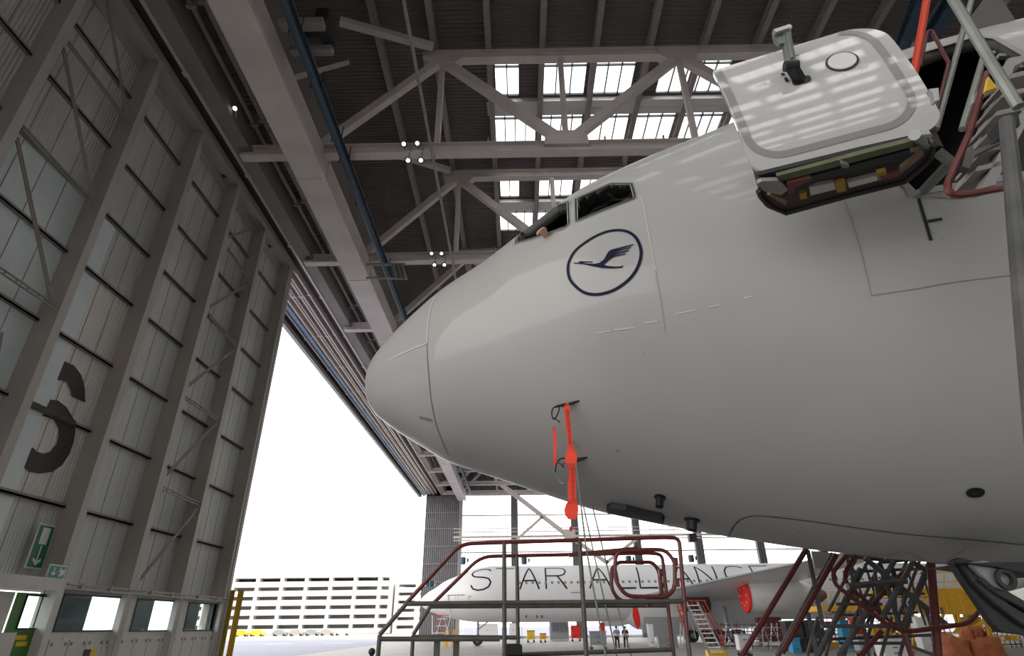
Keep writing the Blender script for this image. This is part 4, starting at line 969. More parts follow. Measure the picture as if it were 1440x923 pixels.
flat([(370, 640), (395, 625), (400, 650), (520, 600), (525, 612), (405, 670), (395, 690), (380, 730), (350, 720)], 2.28, .04, 'tube', 'clamp')
flat([(205, 385), (245, 380), (250, 430), (228, 440), (222, 405)], 2.2, .03, 'alu', 'clamp')
flat([(520, 510), (590, 480), (600, 540), (540, 560)], 2.0, .1, 'darkmetal', 'clamp')
g = MB(); p = hY(2.2, 1300, -60); g.bar(p, p+Vector((1.4, 0, 0)), .06, .06); q = p+Vector((1.4, 0, 0)); g.bar(q, Vector((q.x, q.y, 0)), .07, .07, (0, 1, 0)); g.build('support_frame', 'steel', steps)
# ================================================================== FAR AIRCRAFT
NX, NY, NZ = -11.0, 70.0, 5.0
far = thing('aircraft', 'far white four-engined airliner with thin black lettering STAR ALLIANCE, parked beyond the nose', 'aircraft', (0, NY, 0))
def farr(s):
    if s < 9: k = .985; return herm(SK, ZTK, s)*k, herm(SK, ZBK, s)*k, herm(SK, WK, s)*k
    zt, zb, w = 2.82, -2.82, 2.82
    if s > 50:
        t = min(1, (s-50)/22); zb = -2.82+4.3*t**1.3; w = 2.82*(1-t**1.5)+.25; zt = 2.82-.7*t
    return zt, zb, w
ss = [0]+[(k/12)**2*1.0 for k in range(1, 13)]+[1+.5*k for k in range(1, 17)]+[11+2*k for k in range(31)]
def fp(s, ph, off=0.):
    zt, zb, w = farr(s); return Vector((NX+s, NY-(w+off)*math.cos(ph), NZ+(zt+zb)/2+((zt-zb)/2+off)*math.sin(ph)))
g = MB(); n = 56
g.v = [fp(s, 2*PI*j/n) for s in ss for j in range(n)]
g.f = [(i*n+j, i*n+(j+1) % n, (i+1)*n+(j+1) % n, (i+1)*n+j) for i in range(len(ss)-1) for j in range(n)]; g.mi = [0]*len(g.f)
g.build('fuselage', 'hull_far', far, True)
def fpos(x, y):   # picture point -> (station, phi) on the cylinder
    d = ray(x, y); a = d.y**2+d.z**2; bq = 2*(d.y*(EYE.y-NY)+d.z*(EYE.z-NZ)); cc = (EYE.y-NY)**2+(EYE.z-NZ)**2-2.82**2
    t = (-bq-math.sqrt(max(0, bq*bq-4*a*cc)))/2/a; p = EYE+d*t; return p.x-NX, math.atan2(p.z-NZ, NY-p.y)
STR = {'S': [[(1,.82),(.85,.95),(.6,1),(.35,1),(.1,.93),(.02,.78),(.12,.63),(.35,.56),(.65,.5),(.9,.42),(1,.27),(.9,.1),(.65,.01),(.35,0),(.1,.08),(0,.24)]],
 'T': [[(0,1),(1,1)],[(.5,1),(.5,0)]], 'A': [[(0,0),(.5,1),(1,0)],[(.17,.33),(.83,.33)]], 'R': [[(0,0),(0,1),(.7,1),(.92,.92),(.98,.76),(.9,.6),(.68,.53),(0,.53)],[(.55,.53),(1,0)]],
 'L': [[(0,1),(0,0),(1,0)]], 'I': [[(0,1),(0,0)]], 'N': [[(0,0),(0,1),(1,0),(1,1)]], 'C': [[(1,.85),(.8,.97),(.5,1),(.2,.92),(.03,.7),(0,.5),(.05,.28),(.2,.08),(.5,0),(.8,.03),(1,.15)]], 'E': [[(1,1),(0,1),(0,0),(1,0)],[(0,.52),(.85,.52)]]}
spec = [('S',662,690),('T',697,723),('A',731,758),('R',768,797),('A',829,859),('L',870,894),('L',900,925),('I',932,932),('A',945,976),('N',984,1010),('C',1024,1052),('E',1064,1090)]
v1 = fpos(740, 800)[1]; v0 = fpos(740, 829)[1]
for ch, xa, xb in spec:
    s0 = fpos(xa, 822)[0]; s1 = fpos(xb, 822)[0]; g = MB()
    for pl in STR[ch]:
        pts = densify(pl, .06, False); H = [(s0+(s1-s0)*u, v0+(v1-v0)*v) for u, v in pts]; vs = []
        for i, (s, ph) in enumerate(H):
            a = H[max(0, i-1)]; c = H[min(len(H)-1, i+1)]; dx = c[0]-a[0]; dy = (c[1]-a[1])*2.82; L_ = math.hypot(dx, dy) or 1
            ox, oy = -dy/L_*.085, dx/L_*.085; vs += [fp(s+ox, ph+oy/2.82, .02), fp(s-ox, ph-oy/2.82, .02)]
        g.add(vs, [(2*i, 2*i+1, 2*i+3, 2*i+2) for i in range(len(H)-1)])
    g.build('letter', 'black', far)
wp = fpos(740, 820)[1]
for k in range(56):
    s = 11.0+.53*k*1.3
    if s > 50: break
    g = MB(); g.lathe([(.0, .16), (.02, .14), (.02, .001)], fp(s, wp), (0, -math.cos(wp), math.sin(wp)), 10); g.build('cabin_window', 'cart', far)
for (xa, xb) in ((803, 818), ):
    s0 = fpos(xa, 833)[0]; s1 = fpos(xb, 833)[0]; g = MB(); a = fpos(xa, 833)[1]
    g.add([fp(s0, a, .02), fp(s1, a, .02), fp(s1, a-.03, .02), fp(s0, a-.03, .02)], [(0, 1, 2, 3)]); g.build('door_sill_line', 'seam', far)
for px in (601, 608):
    g = MB(); s, ph = fpos(px, 822); p = hY(68.6, px, 822); g.box(p-Vector((.25, .5, .3)), p+Vector((.28, .1, .3))); g.build('cockpit_window', 'bluepane', far, bevel=.05)
for px, py in ((740, 867), (755, 867), (762, 867)):
    s, ph = fpos(px, py-1); p = fp(s, ph, .02); g = MB(); g.bar(p+Vector((0, 0, .25)), p-Vector((0, 0, .25)), .1, .04); g.bar(p-Vector((.12, 0, .05)), p+Vector((.12, 0, .05-.1)), .08, .04); g.build('access_mark', 'black', far)
s, ph = fpos(663, 843); p = fp(s, ph, .03); g = MB(); g.tube([p+Vector((x*.35, 0, z*.35)) for x, z in ((-1, -1), (1, -1), (1, 1), (-1, 1))], .04, 4, True); g.build('hatch_outline', 'yellow2', far)
# wing: leading edge rises toward the camera side
def wingsec(le, ch, th, n_=10):
    top = [(le[0]+ch*(k/n_), le[1], le[2]+th*math.sqrt(max(0, k/n_))*(1-(k/n_))*1.5) for k in range(n_+1)]
    bot = [(le[0]+ch*(k/n_), le[1], le[2]-th*.9*math.sqrt(max(0, k/n_))*(1-(k/n_))*1.5) for k in range(n_-1, 0, -1)]
    return top+bot
def wing(side, parent):
    S_ = [((11.6, NY-side*2.6, 4.2), 13, .85), ((15.5, NY-side*9, 4.95), 9.5, .6), ((21.8, NY-side*19, 6.0), 5.4, .35), ((28.2, NY-side*29.5, 7.2), 2.4, .16)]
    g = MB(); rings = [wingsec(*q) for q in S_]; m_ = len(rings[0])
    g.add([p for r_ in rings for p in r_], [(i*m_+j, i*m_+(j+1) % m_, (i+1)*m_+(j+1) % m_, (i+1)*m_+j) for i in range(3) for j in range(m_)]+[tuple(range(m_)), tuple(3*m_+j for j in range(m_))])
    w_ = g.build('wing', 'hull_far', parent, True)
    for i in range(3):
        g = MB(); a = Vector(S_[i][0]); c = Vector(S_[i+1][0]); g.tube([a-Vector((.02, 0, 0)), c-Vector((.02, 0, 0))], [.16*(1-.25*i), .16*(1-.25*(i+1))], 10); g.build('slat', 'cart', w_, True)
wing(1, far); wing(-1, far)
def engine(x, y, z, parent):
    o = Vector((x, y, z))
    g = MB(); g.lathe([(.5, 1.15), (.0, 1.2), (-.05, 1.3), (.15, 1.4), (1.2, 1.5), (3, 1.48), (5, 1.2), (6.0, .95), (6.0, .85)], o, (1, 0, 0), 36); e = g.build('engine_nacelle', 'hull_far', parent, True)
    g = MB(); g.lathe([(5.5, .85), (6.9, .62), (7.4, .3), (7.5, .001)], o, (1, 0, 0), 24); g.build('exhaust_cone', 'tan', e, True)
    g = MB(); g.lathe([(-.1, .001), (-.12, 1.2), (-.08, 1.36), (.12, 1.44), (.12, 1.4)], o, (1, 0, 0), 32); g.build('intake_cover', 'red', e, True)
    for k in range(8):
        a = k*PI/4; g = MB(); p = o+Vector((-.14, .8*math.cos(a), .8*math.sin(a))); g.box(p-Vector((.02, .06, .06)), p+Vector((.02, .06, .06))); g.build('cover_pin', 'white', e)
    g = MB(); g.prism([(x+1.2, y-.15, z+1.3), (x+6.5, y-.15, z+.9), (x+8.5, y-.15, z+1.6), (x+7, y-.15, z+2.3), (x+2.6, y-.15, z+1.75)], (0, .3, 0)); g.build('pylon', 'hull_far', e)
engine(20.6, 58.6, 4.12, far)
g = MB(); g.lathe([(0, 1.1), (.3, 1.3), (2.5, 1.3), (4, .9)], (9.9, 79, 3.0), (1, 0, 0), 24); e = g.build('engine_nacelle', 'hull_far', far, True)
g = MB(); P = [hY(66, *q) for q in ((890, 853), (896, 852), (900, 868), (901, 880), (897, 885), (893, 878), (890, 866))]; g.prism(P, (0, .25, 0)); g.build('intake_cover', 'red', far)
# belly fairing, gear
g = MB(); g.lathe([(0, 1.6), (2, 2.7), (10, 2.9), (16, 2.5), (19, 1.4)], (10.5, NY, 4.1), (1, 0, 0), 32); g.build('belly_fairing', 'hull_far', far, True)
def wheel(parent, x, y, r, w_=.4):
    g = MB(); g.lathe([(-w_/2, r*.4), (-w_/2, r*.85), (-w_*.3, r), (w_*.3, r), (w_/2, r*.85), (w_/2, r*.4)], (x, y, r), (0, 1, 0), 24); w2 = g.build('wheel', 'tyre', parent, True)
    g = MB(); g.lathe([(-w_/2+.02, .001), (-w_/2+.02, r*.42), (w_/2-.02, r*.42), (w_/2-.02, .001)], (x, y, r), (0, 1, 0), 16); g.build('wheel_hub', 'cart', w2)
nx = -4.6
g = MB(); g.cyl((nx, NY, .5), (nx, NY, 2.6), .12, 12); g.bar((nx, NY, 1.5), (nx+1.4, NY, 2.5), .12, .12); g.build('nose_gear_strut', 'cart', far, True)
for s_ in (-1, 1): wheel(far, nx, NY+s_*.35, .52)
for yy in (-5.2, 5.2):
    g = MB(); g.cyl((20.5, NY+yy, .7), (20.5, NY+yy, 3.4), .22, 14); g.build('main_gear_strut', 'cart', far, True)
    for xx in (-.95, .95):
        for s_ in (-.65, .65): wheel(far, 20.5+xx, NY+yy+s_, .68)
g = MB(); P = [hY(64, *q) for q in ((905, 868), (966, 868), (966, 892), (925, 898), (905, 890))]; g.prism(P, (0, .1, 0)); gd = g.build('gear_door', 'cart', far)
g = MB(); P = [hY(64, *q) for q in ((960, 838), (996, 838), (1000, 850), (1000, 862), (965, 860))]; g.prism(P, (0, 1.5, 0)); g.build('gear_bay', 'darkmetal', far)
# tail surfaces
g = MB(); rings = [wingsec((NX+60, NY-.8, 6.4), 6.5, .4), wingsec((NX+66, NY-9.5, 7.2), 2.6, .2)]; m_ = len(rings[0])
g.add(rings[0]+rings[1], [(j, (j+1) % m_, m_+(j+1) % m_, m_+j) for j in range(m_)]+[tuple(range(m_)), tuple(m_+j for j in range(m_))]); g.build('tailplane', 'hull_far', far, True)
g = MB(); g.prism([(NX+57, NY-.2, 7.5), (NX+67, NY-.2, 7.2), (NX+71, NY-.2, 16.5), (NX+67, NY-.2, 16.5)], (0, .4, 0)); g.build('tail_fin', 'navy', far)
# registration, strokes only
g = MB(); 
for k, px in enumerate((1224, 1231, 1235, 1239, 1244)):
    s, ph = fpos(px, 815); p = fp(s, ph, .03); g.box(p-Vector((.16, .01, .22 if k != 1 else .03)), p+Vector((-.08, .01, .22 if k != 1 else .03))); 
    if k != 1: g.box(p+Vector((-.16, -.01, .15)), p+Vector((.14, .01, .22)))
g.build('registration', 'black', far)

# ================================================================== THINGS ON THE FLOOR AROUND IT
def groundpt(px, Y): return Vector((hY(Y, px, 890).x, Y, 0))
def person(px, Y, h, lab, flip=1):
    o0 = groundpt(px, Y); k = h/1.78
    P = {'pel': (0, 0, .95), 'ch': (0, 0, 1.32), 'nk': (0, 0, 1.52), 'hd': (0, -.02, 1.64), 'top': (0, 0, 1.72)}
    def v(x, y, z): return (o0.x+x*k*flip, o0.y+y*k, z*k)
    V_ = [v(0,0,.95), v(0,0,1.15), v(0,.0,1.38), v(0,0,1.5), v(0,-.02,1.63), v(.19,0,1.42), v(.25,0,1.14), v(.2,-.18,.98), v(.18,-.26,.95), v(-.19,0,1.42), v(-.26,.02,1.14), v(-.24,-.1,.9), v(-.24,-.15,.82), v(.1,0,.9), v(.12,-.03,.5), v(.13,.02,.09), v(.14,-.13,.05), v(-.1,0,.9), v(-.13,-.02,.5), v(-.15,.03,.09), v(-.17,-.12,.05)]
    E_ = [(0,1),(1,2),(2,3),(3,4),(2,5),(5,6),(6,7),(7,8),(2,9),(9,10),(10,11),(11,12),(0,13),(13,14),(14,15),(15,16),(0,17),(17,18),(18,19),(19,20)]
    r = [.15,.14,.15,.055,.1,.06,.045,.035,.035,.06,.045,.035,.035,.09,.06,.045,.04,.09,.06,.045,.04]
    b_ = skin_body('person', V_, E_, [q*k for q in r], 'skin'); tag(b_, lab, 'person')
    s_ = skin_body('shirt', [V_[i] for i in (1, 2, 5, 6, 9, 10)], [(0,1),(1,2),(2,3),(1,4),(4,5)], [.17*k, .175*k, .08*k, .06*k, .08*k, .06*k], 'shirt' if flip > 0 else 'trouser'); s_.parent = b_
    t_ = skin_body('trousers', [V_[i] for i in (0, 13, 14, 15, 17, 18, 19)], [(0,1),(1,2),(2,3),(0,4),(4,5),(5,6)], [.17*k, .11*k, .08*k, .065*k, .11*k, .08*k, .065*k], 'trouser'); t_.parent = b_
    h_ = MB(); h_.sphere(Vector(V_[4])+Vector((0, .02, .05*k)), .105*k, 8); h_.build('hair', 'hair', b_, True)
person(867, 56, 1.78, 'person standing in light blue shirt and dark trousers under the far airliner')
person(879, 56.5, 1.76, 'person standing in all dark clothes beside the one in the blue shirt', -1)
def rack(name, lab, cat, px0, px1, py0, Y, m_, wheels=True, shelves=2, legs='steel', group=None, depth=.7, z0=.25, py1=None):
    """trolley or cabinet: body box, frame posts, shelves and wheels"""
    a = hY(Y, px0, py0); c = hY(Y, px1, py0); zt = a.z; t = thing(name, lab, cat, ((a.x+c.x)/2, Y+depth/2, 0), group)
    lo = z0 if wheels else 0
    g = MB(); g.box((a.x, Y, lo+.1), (c.x, Y+depth, zt-.05)); g.build('body', m_, t, bevel=.02)
    g = MB(); g.box((a.x-.04, Y-.04, zt-.05), (c.x+.04, Y+depth+.04, zt)); g.build('top', legs, t)
    for k in range(shelves):
        z = lo+.15+(zt-lo-.25)*(k+.1)/shelves; g = MB(); g.box((a.x+.04, Y-.03, z), (c.x-.04, Y, z+(zt-lo-.3)/shelves*.8)); d_ = g.build('drawer_front', m_, t, bevel=.01)
        g = MB(); g.box(((a.x+c.x)/2-.12, Y-.06, z+.1), ((a.x+c.x)/2+.12, Y-.03, z+.14)); g.build('handle', 'darkmetal', d_)
    if wheels:
        for x in (a.x+.12, c.x-.12):
            for y in (Y+.08, Y+depth-.08): g = MB(); g.cyl((x, y-.03, .12), (x, y+.03, .12), .12, 12); g.build('wheel', 'tyre', t); g = MB(); g.box((x-.03, y-.05, .12), (x+.03, y+.05, lo+.1)); g.build('fork', legs, t)
    return t
rack('tool_cart', 'grey wheeled cart below the far fuselage, left of the two people', 'cart', 829, 852, 888, 56, 'cart')
rack('site_cabin', 'pale grey cabin with dark windows behind the far airliner', 'cabin', 773, 799, 873, 88, 'cart', False, 0, 'white', depth=2.5)
t = thing('cabin_window', 'pair of dark windows on the pale grey cabin', 'window', hY(87.9, 790, 884))
for xa, xb in ((776, 785), (787, 797)): g = MB(); p = hY(87.9, xa, 876); q = hY(87.9, xb, 888); g.box((p.x, 87.85, q.z), (q.x, 87.97, p.z)); g.build('pane', 'shutter', t)
rack('power_unit', 'yellow ground power unit on wheels behind the far nose gear', 'power unit', 741, 752, 887, 80, 'yellow2', True, 1, 'darkmetal', depth=1.5)
rack('power_unit', 'orange yellow tool trolley right of the yellow power unit', 'trolley', 759, 768, 891, 80, 'yellow', True, 1, 'darkmetal')
rack('storage_cabinet', 'white tall cabinet by the far wall, left of the yellow unit', 'cabinet', 716, 727, 877, 95, 'white', False, 2, 'white')
rack('storage_cabinet', 'wide low white container by the far wall behind the nose gear', 'container', 672, 700, 878, 97, 'white', False, 2, 'peach')
rack('hose_reel_cart', 'red hose reel cart right of the pale grey cabin', 'hose cart', 803, 816, 880, 84, 'red', True, 1, 'darkmetal')
rack('hose_reel_cart', 'bright red fire cart behind the grey wheeled cart', 'fire cart', 843, 850, 876, 70, 'red', True, 1, 'darkmetal')
rack('storage_cabinet', 'dark grey cabinet row under the right wing, left part', 'cabinet', 1103, 1127, 873, 46, 'darkmetal', False, 2, 'offwhite', depth=.9)
rack('storage_cabinet', 'dark grey cabinet row under the right wing, right part', 'cabinet', 1129, 1156, 872, 46, 'darkmetal', False, 2, 'offwhite', depth=.9)
rack('plastic_crate', 'bright blue box standing before the dark grey cabinets', 'box', 1112, 1124, 898, 44, 'bluebox', False, 1, 'bluebox')
rack('plastic_crate', 'small blue box behind the tube stair tower', 'box', 1180, 1192, 872, 50, 'bluebox', False, 1, 'bluebox')
rack('waste_bin', 'black bin right of the bright blue box', 'bin', 1128, 1140, 897, 44, 'black', False, 1, 'black')
rack('tool_cart', 'white shelf cart beside the orange ladder foot', 'cart', 1037, 1054, 892, 42, 'white')
rack('tool_cart', 'white drawer cart under the tube stair tower', 'cart', 1237, 1272, 897, 32, 'white', True, 3)
rack('control_box', 'white control cabinet beneath the yellow dock', 'cabinet', 1286, 1312, 868, 44, 'white', False, 1, 'white')
rack('tool_cart', 'small metal cart right of the red hanging cover', 'cart', 911, 918, 877, 50, 'alu', True, 1)
rack('work_bench', 'long low grey bench left of the main gear wheels', 'bench', 925, 952, 895, 55, 'cart', False, 2)
# passenger steps at the far nose
t = thing('mobile_steps', 'small red and white mobile steps beside the far airliner nose', 'steps', groundpt(624, 66))
f6b = lambda x, y: (500+x*.1765, 760+y*.1765)
for (a, c, m_) in (((612, 600), (612, 760), 'white'), ((700, 590), (740, 760), 'white'), ((740, 440), (640, 760), 'white'), ((800, 440), (720, 760), 'white'), ((730, 440), (870, 436), 'steel'), ((615, 600), (700, 600), 'orange'), ((740, 440), (790, 760), 'steel'), ((820, 440), (800, 560), 'white')):
    g = MB(); g.tube([hY(66, *f6b(*a)), hY(66, *f6b(*c))], .05, 6); g.build('frame_tube', m_, t)
for k in range(7):
    a = f6b(620+8*k, 740-28*k); c = f6b(710+6*k, 740-28*k); g = MB(); g.bar(hY(66, *a), hY(66, *c), .5, .06); g.build('tread', 'orange' if k % 2 else 'white', t)
for k in range(2):
    g = MB(); p = hY(67, *f6b(725+55*k, 720)); g.box((p.x-.15, 67, 0), (p.x+.2, 67.3, p.z+.1)); tag(g.build('gas_bottle', 'yellow'), 'orange yellow bottle beside the mobile steps, '+('left one' if k == 0 else 'right one'), 'bottle')
# orange and silver ladder
t = thing('access_ladder', 'steep access ladder with silver treads and orange rails under the far wing root', 'ladder', groundpt(1005, 38))
f8 = lambda x, y: (840+x*.1982, 740+y*.1982)
YL = 38
def lt(a, c, m_, r=.035, nm='rail'): g = MB(); g.tube([hY(YL, *f8(*a)), hY(YL, *f8(*c))], r, 6); g.build(nm, m_, t)
lt((635, 540), (810, 923), 'alu', .06, 'stringer'); lt((710, 540), (905, 923), 'alu', .06, 'stringer')
lt((665, 535), (810, 860), 'orange'); lt((760, 535), (890, 780), 'orange'); lt((890, 780), (905, 880), 'orange'); lt((745, 560), (895, 850), 'orange'); lt((640, 530), (770, 530), 'orange'); lt((700, 535), (800, 760), 'orange')
lt((640, 560), (700, 800), 'steel', .03, 'support'); lt((700, 720), (800, 923), 'steel', .03, 'support')
for k in range(11):
    a = (640+16.2*k, 565+33*k); c = (720+16.5*k, 563+33*k); g = MB(); g.bar(hY(YL, *f8(*a)), hY(YL, *f8(*c)), .3, .05); g.build('tread', 'alu', t)
g = MB(); a = hY(YL, *f8(800, 885)); c = hY(YL, *f8(905, 905)); g.box((a.x, YL-.1, 0), (c.x+.1, YL+1, a.z)); g.build('base', 'yellow2', t)
t = thing('step_stool', 'small orange railed steps left of the steep silver ladder', 'steps', groundpt(958, 50))
for a, c in (((565, 560), (605, 680)), ((590, 555), (635, 690)), ((570, 600), (600, 600)), ((580, 640), (620, 640)), ((595, 680), (640, 690))): g = MB(); g.tube([hY(50, *f8(*a)), hY(50, *f8(*c))], .05, 6); g.build('rail', 'orange', t)
for a, c in (((590, 690), (590, 870)), ((620, 690), (610, 870)), ((590, 700), (640, 850))): g = MB(); g.tube([hY(50, *f8(*a)), hY(50, *f8(*c))], .05, 6); g.build('leg', 'alu', t)
# thin scaffold under the inner wing
t = thing('scaffold', 'tangle of thin scaffold tubes under the far engine, right of the ladder', 'scaffold', groundpt(1060, 50))
rnd = random.Random(3)
for k in range(12):
    x = 1015+7*k; g = MB(); g.tube([hY(50+rnd.random()*2, x, 877), hY(50+rnd.random()*2, x+rnd.uniform(-4, 4), 913)], .035, 5); g.build('upright', 'alu' if k % 3 else 'rust', t)
for k in range(7):
    y = 879+5*k; g = MB(); g.tube([hY(50.5, 1012, y), hY(50.5, 1098, y+rnd.uniform(-1, 1))], .03, 5); g.build('ledger', 'steel' if k % 2 else 'redrail', t)
for k in range(12):
    x = 1015+7*k; g = MB(); g.tube([hY(51, x, 878), hY(51, x+rnd.choice((-14, 14)), 910)], .03, 5); g.build('brace', 'steel' if k % 2 else 'alu', t)
def scaff(lab, xa, xb, ya, yb_, Y, cols, seed):
    t = thing('scaffold', lab, 'scaffold', groundpt((xa+xb)/2, Y)); q = random.Random(seed); n = int((xb-xa)/7)
    for k in range(n+1):
        x = xa+7*k; p = hY(Y+q.random()*2, x, ya+q.uniform(-3, 3)); g = MB(); g.tube([p, Vector((p.x, p.y, 0))], .035, 5); g.build('upright', q.choice(cols), t)
    for k in range(int((yb_-ya)/6)):
        y = ya+6*k; g = MB(); g.tube([hY(Y+.5, xa, y), hY(Y+.5, xb, y-2)], .035, 5); g.build('ledger', q.choice(cols), t)
        x = q.uniform(xa, xb-12); p = hY(Y+.6, x, y); c_ = hY(Y+.6, x+q.uniform(6, 14), y); g = MB(); g.box((p.x, Y+.4, p.z-.25), (c_.x, Y+1, p.z+.1)); g.build('crate', q.choice(cols), t)
    for k in range(n):
        x = xa+7*k; g = MB(); g.tube([hY(Y+1, x, ya), hY(Y+1, x+q.choice((-10, 10)), yb_)], .03, 5); g.build('brace', q.choice(cols), t)
scaff('amber and brown scaffold shelving behind the stair tower', 1160, 1240, 858, 912, 54, ['yellow', 'rust', 'brown', 'orange', 'steel', 'darkmetal', 'cart'], 5)
scaff('yellow and dark pipework frame beneath the tail dock', 1246, 1330, 868, 915, 52, ['yellow', 'rust', 'brown', 'yellow2', 'steel', 'darkmetal', 'bluebox'], 8)
scaff('brown and amber frame right of the white control cabinet', 1372, 1438, 866, 915, 50, ['yellow', 'rust', 'brown', 'darkmetal', 'steel'], 11)
# yellow tail dock at the right
t = thing('tail_dock', 'large yellow steel dock platform with railings around the far airliner tail', 'dock', groundpt(1340, 46))
YD = 46
fr = lambda x, y: (1100+x*.2633, 680+y*.2633)
def yb(a, c, w_, m_, nm, Y=YD, d_=None): g = MB(); g.bar(hY(Y, *fr(*a)), hY(Y, *fr(*c)), w_, d_ or w_, (0, 0, 1)); return g.build(nm, m_, t)
g = MB(); a = hY(YD, *fr(585, 590)); c = hY(YD, *fr(1030, 560)); g.box((a.x, YD, a.z-.2), (c.x+1, YD+3, c.z)); g.build('platform', 'yellow', t)
g = MB(); a = hY(YD-.2, *fr(815, 590)); c = hY(YD-.2, *fr(1090, 700)); g.box((a.x, YD-.3, c.z), (c.x, YD-.1, a.z)); g.build('side_panel', 'yellow', t)
g = MB(); a = hY(YD-.35, *fr(860, 605)); c = hY(YD-.35, *fr(865, 690)); 
for k in range(3): x = a.x+k*1.1; g.box((x, YD-.34, c.z), (x+.08, YD-.3, a.z))
g.build('panel_rib', 'yellow2', t)
g = MB(); a = hY(YD-.35, *fr(842, 663)); c = hY(YD-.35, *fr(866, 697)); g.box((a.x, YD-.36, c.z), (c.x, YD-.31, a.z)); g.build('notice', 'shutter', t)
g = MB(); a = hY(YD, *fr(200, 650)); c = hY(YD, *fr(590, 680)); g.box((a.x, YD+.2, c.z), (c.x, YD+2, c.z+.35)); g.build('platform', 'yellow', t)
for k in range(9): yb((590+55*k, 590 if k < 4 else 560), (590+55*k, 490), .06, 'yellow2', 'rail_post')
yb((585, 490), (1030, 470), .06, 'yellow2', 'hand_rail'); yb((590, 540), (1030, 520), .05, 'yellow2', 'hand_rail'); yb((700, 470), (930, 468), .05, 'yellow2', 'hand_rail')
for k in range(8): yb((250+32*k, 640), (250+32*k, 580), .04, 'yellow2', 'rail_post', YD+.3)
yb((250, 580), (480, 575), .04, 'yellow2', 'hand_rail', YD+.3)
for a, c, m_ in (((640, 620), (660, 760), 'rust'), ((700, 620), (860, 700), 'yellow'), ((780, 610), (640, 720), 'yellow'), ((860, 700), (820, 900), 'yellow'), ((1060, 600), (920, 800), 'yellow'), ((1105, 710), (930, 840), 'yellow2'), ((800, 620), (820, 700), 'rust'), ((930, 470), (970, 580), 'yellow2'), ((600, 700), (600, 900), 'yellow'), ((700, 700), (700, 900), 'yellow'), ((940, 700), (960, 850), 'yellow2')): yb(a, c, .14, m_, 'strut')
for px in (1262, 1300, 1345, 1385):
    p = hY(YD+1, px, 870); g = MB(); g.box((p.x-.12, YD+.9, 0), (p.x+.12, YD+1.14, 3.0)); g.build('column', 'yellow', t)
clut = [('rack_frame', 'low grey rack among the orange parts beneath the yellow dock', 1205, 1235, 893, 'cart', 40), ('parts_trolley', 'orange parts trolley behind the stair tower', 1198, 1212, 868, 'orange', 52), ('parts_trolley', 'amber parts trolley left of white control cabinet', 1226, 1256, 880, 'yellow', 50), ('parts_trolley', 'rust red crate stack at left of the dark cabinets', 1064, 1098, 868, 'rust', 60),
        ('parts_trolley', 'orange crate below the yellow dock at right', 1350, 1378, 868, 'yellow', 48), ('parts_trolley', 'blue grey machine bench under the yellow dock', 1316, 1334, 893, 'shutter', 42)]
for nm, lab, xa, xb, yt, m_, Y in clut: rack(nm, lab, 'trolley', xa, xb, yt, Y, m_)
# draped orange fabric bags, lower right
t = thing('fabric_cover', 'crumpled orange fabric cover slung on straps at the lower right', 'cover', groundpt(1370, 16))
f4 = lambda x, y: (1200+x*.1983, 740+y*.1983)
def bag(P, Y, dep, nm):
    F = [hY(Y, *f4(*q)) for q in P]; cen = sum(F, Vector())/len(F); g = MB(); n_ = len(F); vs = []
    for l, (sc, dy) in enumerate(((1, .0), (.97, -.12), (.8, -.25), (.45, -.32))):
        for i, p in enumerate(F): q = cen+(p-cen)*sc; vs.append(q+Vector((0, dy*dep+.05*math.sin(i*2.3+l), .03*math.sin(i*3+l))))
    for i, p in enumerate(F): vs.append(p+Vector((0, .5*dep, 0)))
    fs = [(l*n_+i, l*n_+(i+1) % n_, (l+1)*n_+(i+1) % n_, (l+1)*n_+i) for l in range(3) for i in range(n_)]+[tuple(3*n_+i for i in range(n_)), tuple(4*n_+i for i in range(n_))]+[(i, 4*n_+i, 4*n_+(i+1) % n_, (i+1) % n_) for i in range(n_)]
    g.add(vs, fs); return g.build(nm, 'fabric', t, True)
bag([(660, 760), (720, 790), (790, 815), (800, 870), (830, 960), (640, 960), (655, 880), (648, 810)], 16, .9, 'fold')
bag([(790, 810), (880, 785), (1000, 778), (1030, 850), (1060, 960), (820, 960), (800, 880)], 16, 1.1, 'fold')
bag([(800, 715), (812, 712), (850, 790), (830, 810), (800, 760)], 16, .4, 'strap'); bag([(865, 710), (880, 708), (930, 780), (890, 790)], 16, .4, 'strap')
g = MB(); a = hY(16.3, *f4(640, 900)); c = hY(16.3, *f4(1060, 900)); g.box((a.x, 16.1, 0), (c.x, 17, a.z-.2)); g.build('pallet_base', 'tan', t)
# crane pendants: four blue hoists hanging over the far airliner
for px, py, lab in ((651, 789, 'blue hanging hoist motor left of the far lettering'), (737, 789, 'blue hanging hoist motor above the letter A'), (884, 787, 'blue hanging hoist motor above the middle of the lettering'), (972, 786, 'blue hanging hoist motor right of the tube gate')):
    p = hY(91.6, px, py); t = thing('hoist_motor', lab, 'hoist', p, 'hanging hoists')
    g = MB(); g.lathe([(-.5, .25), (-.45, .42), (.45, .42), (.5, .25)], p, (0, 0, 1), 14); g.build('drum', 'blue', t, True)
    g = MB(); g.box(p+Vector((.6, -.1, -.2)), p+Vector((.85, .1, .3))); g.build('hook_block', 'darkmetal', t)
    for dx in (-.1, .3, .7): g = MB(); g.tube([p+Vector((dx, 0, .3)), Vector((p.x+dx, 91.6, 13.8))], .03, 5); g.build('cable', 'steel', t)
t = thing('crane_bridge', 'thin pale overhead crane bridge spanning in front of the glazed end wall', 'crane bridge', (20, 92, 13.7))
for z, w_ in ((13.7, .3), (14.5, .12), (15.0, .1), (13.3, .15)): g = MB(); g.box((-10, 92, z), (60, 92+w_, z+w_)); g.build('bridge_rail', 'beam', t)
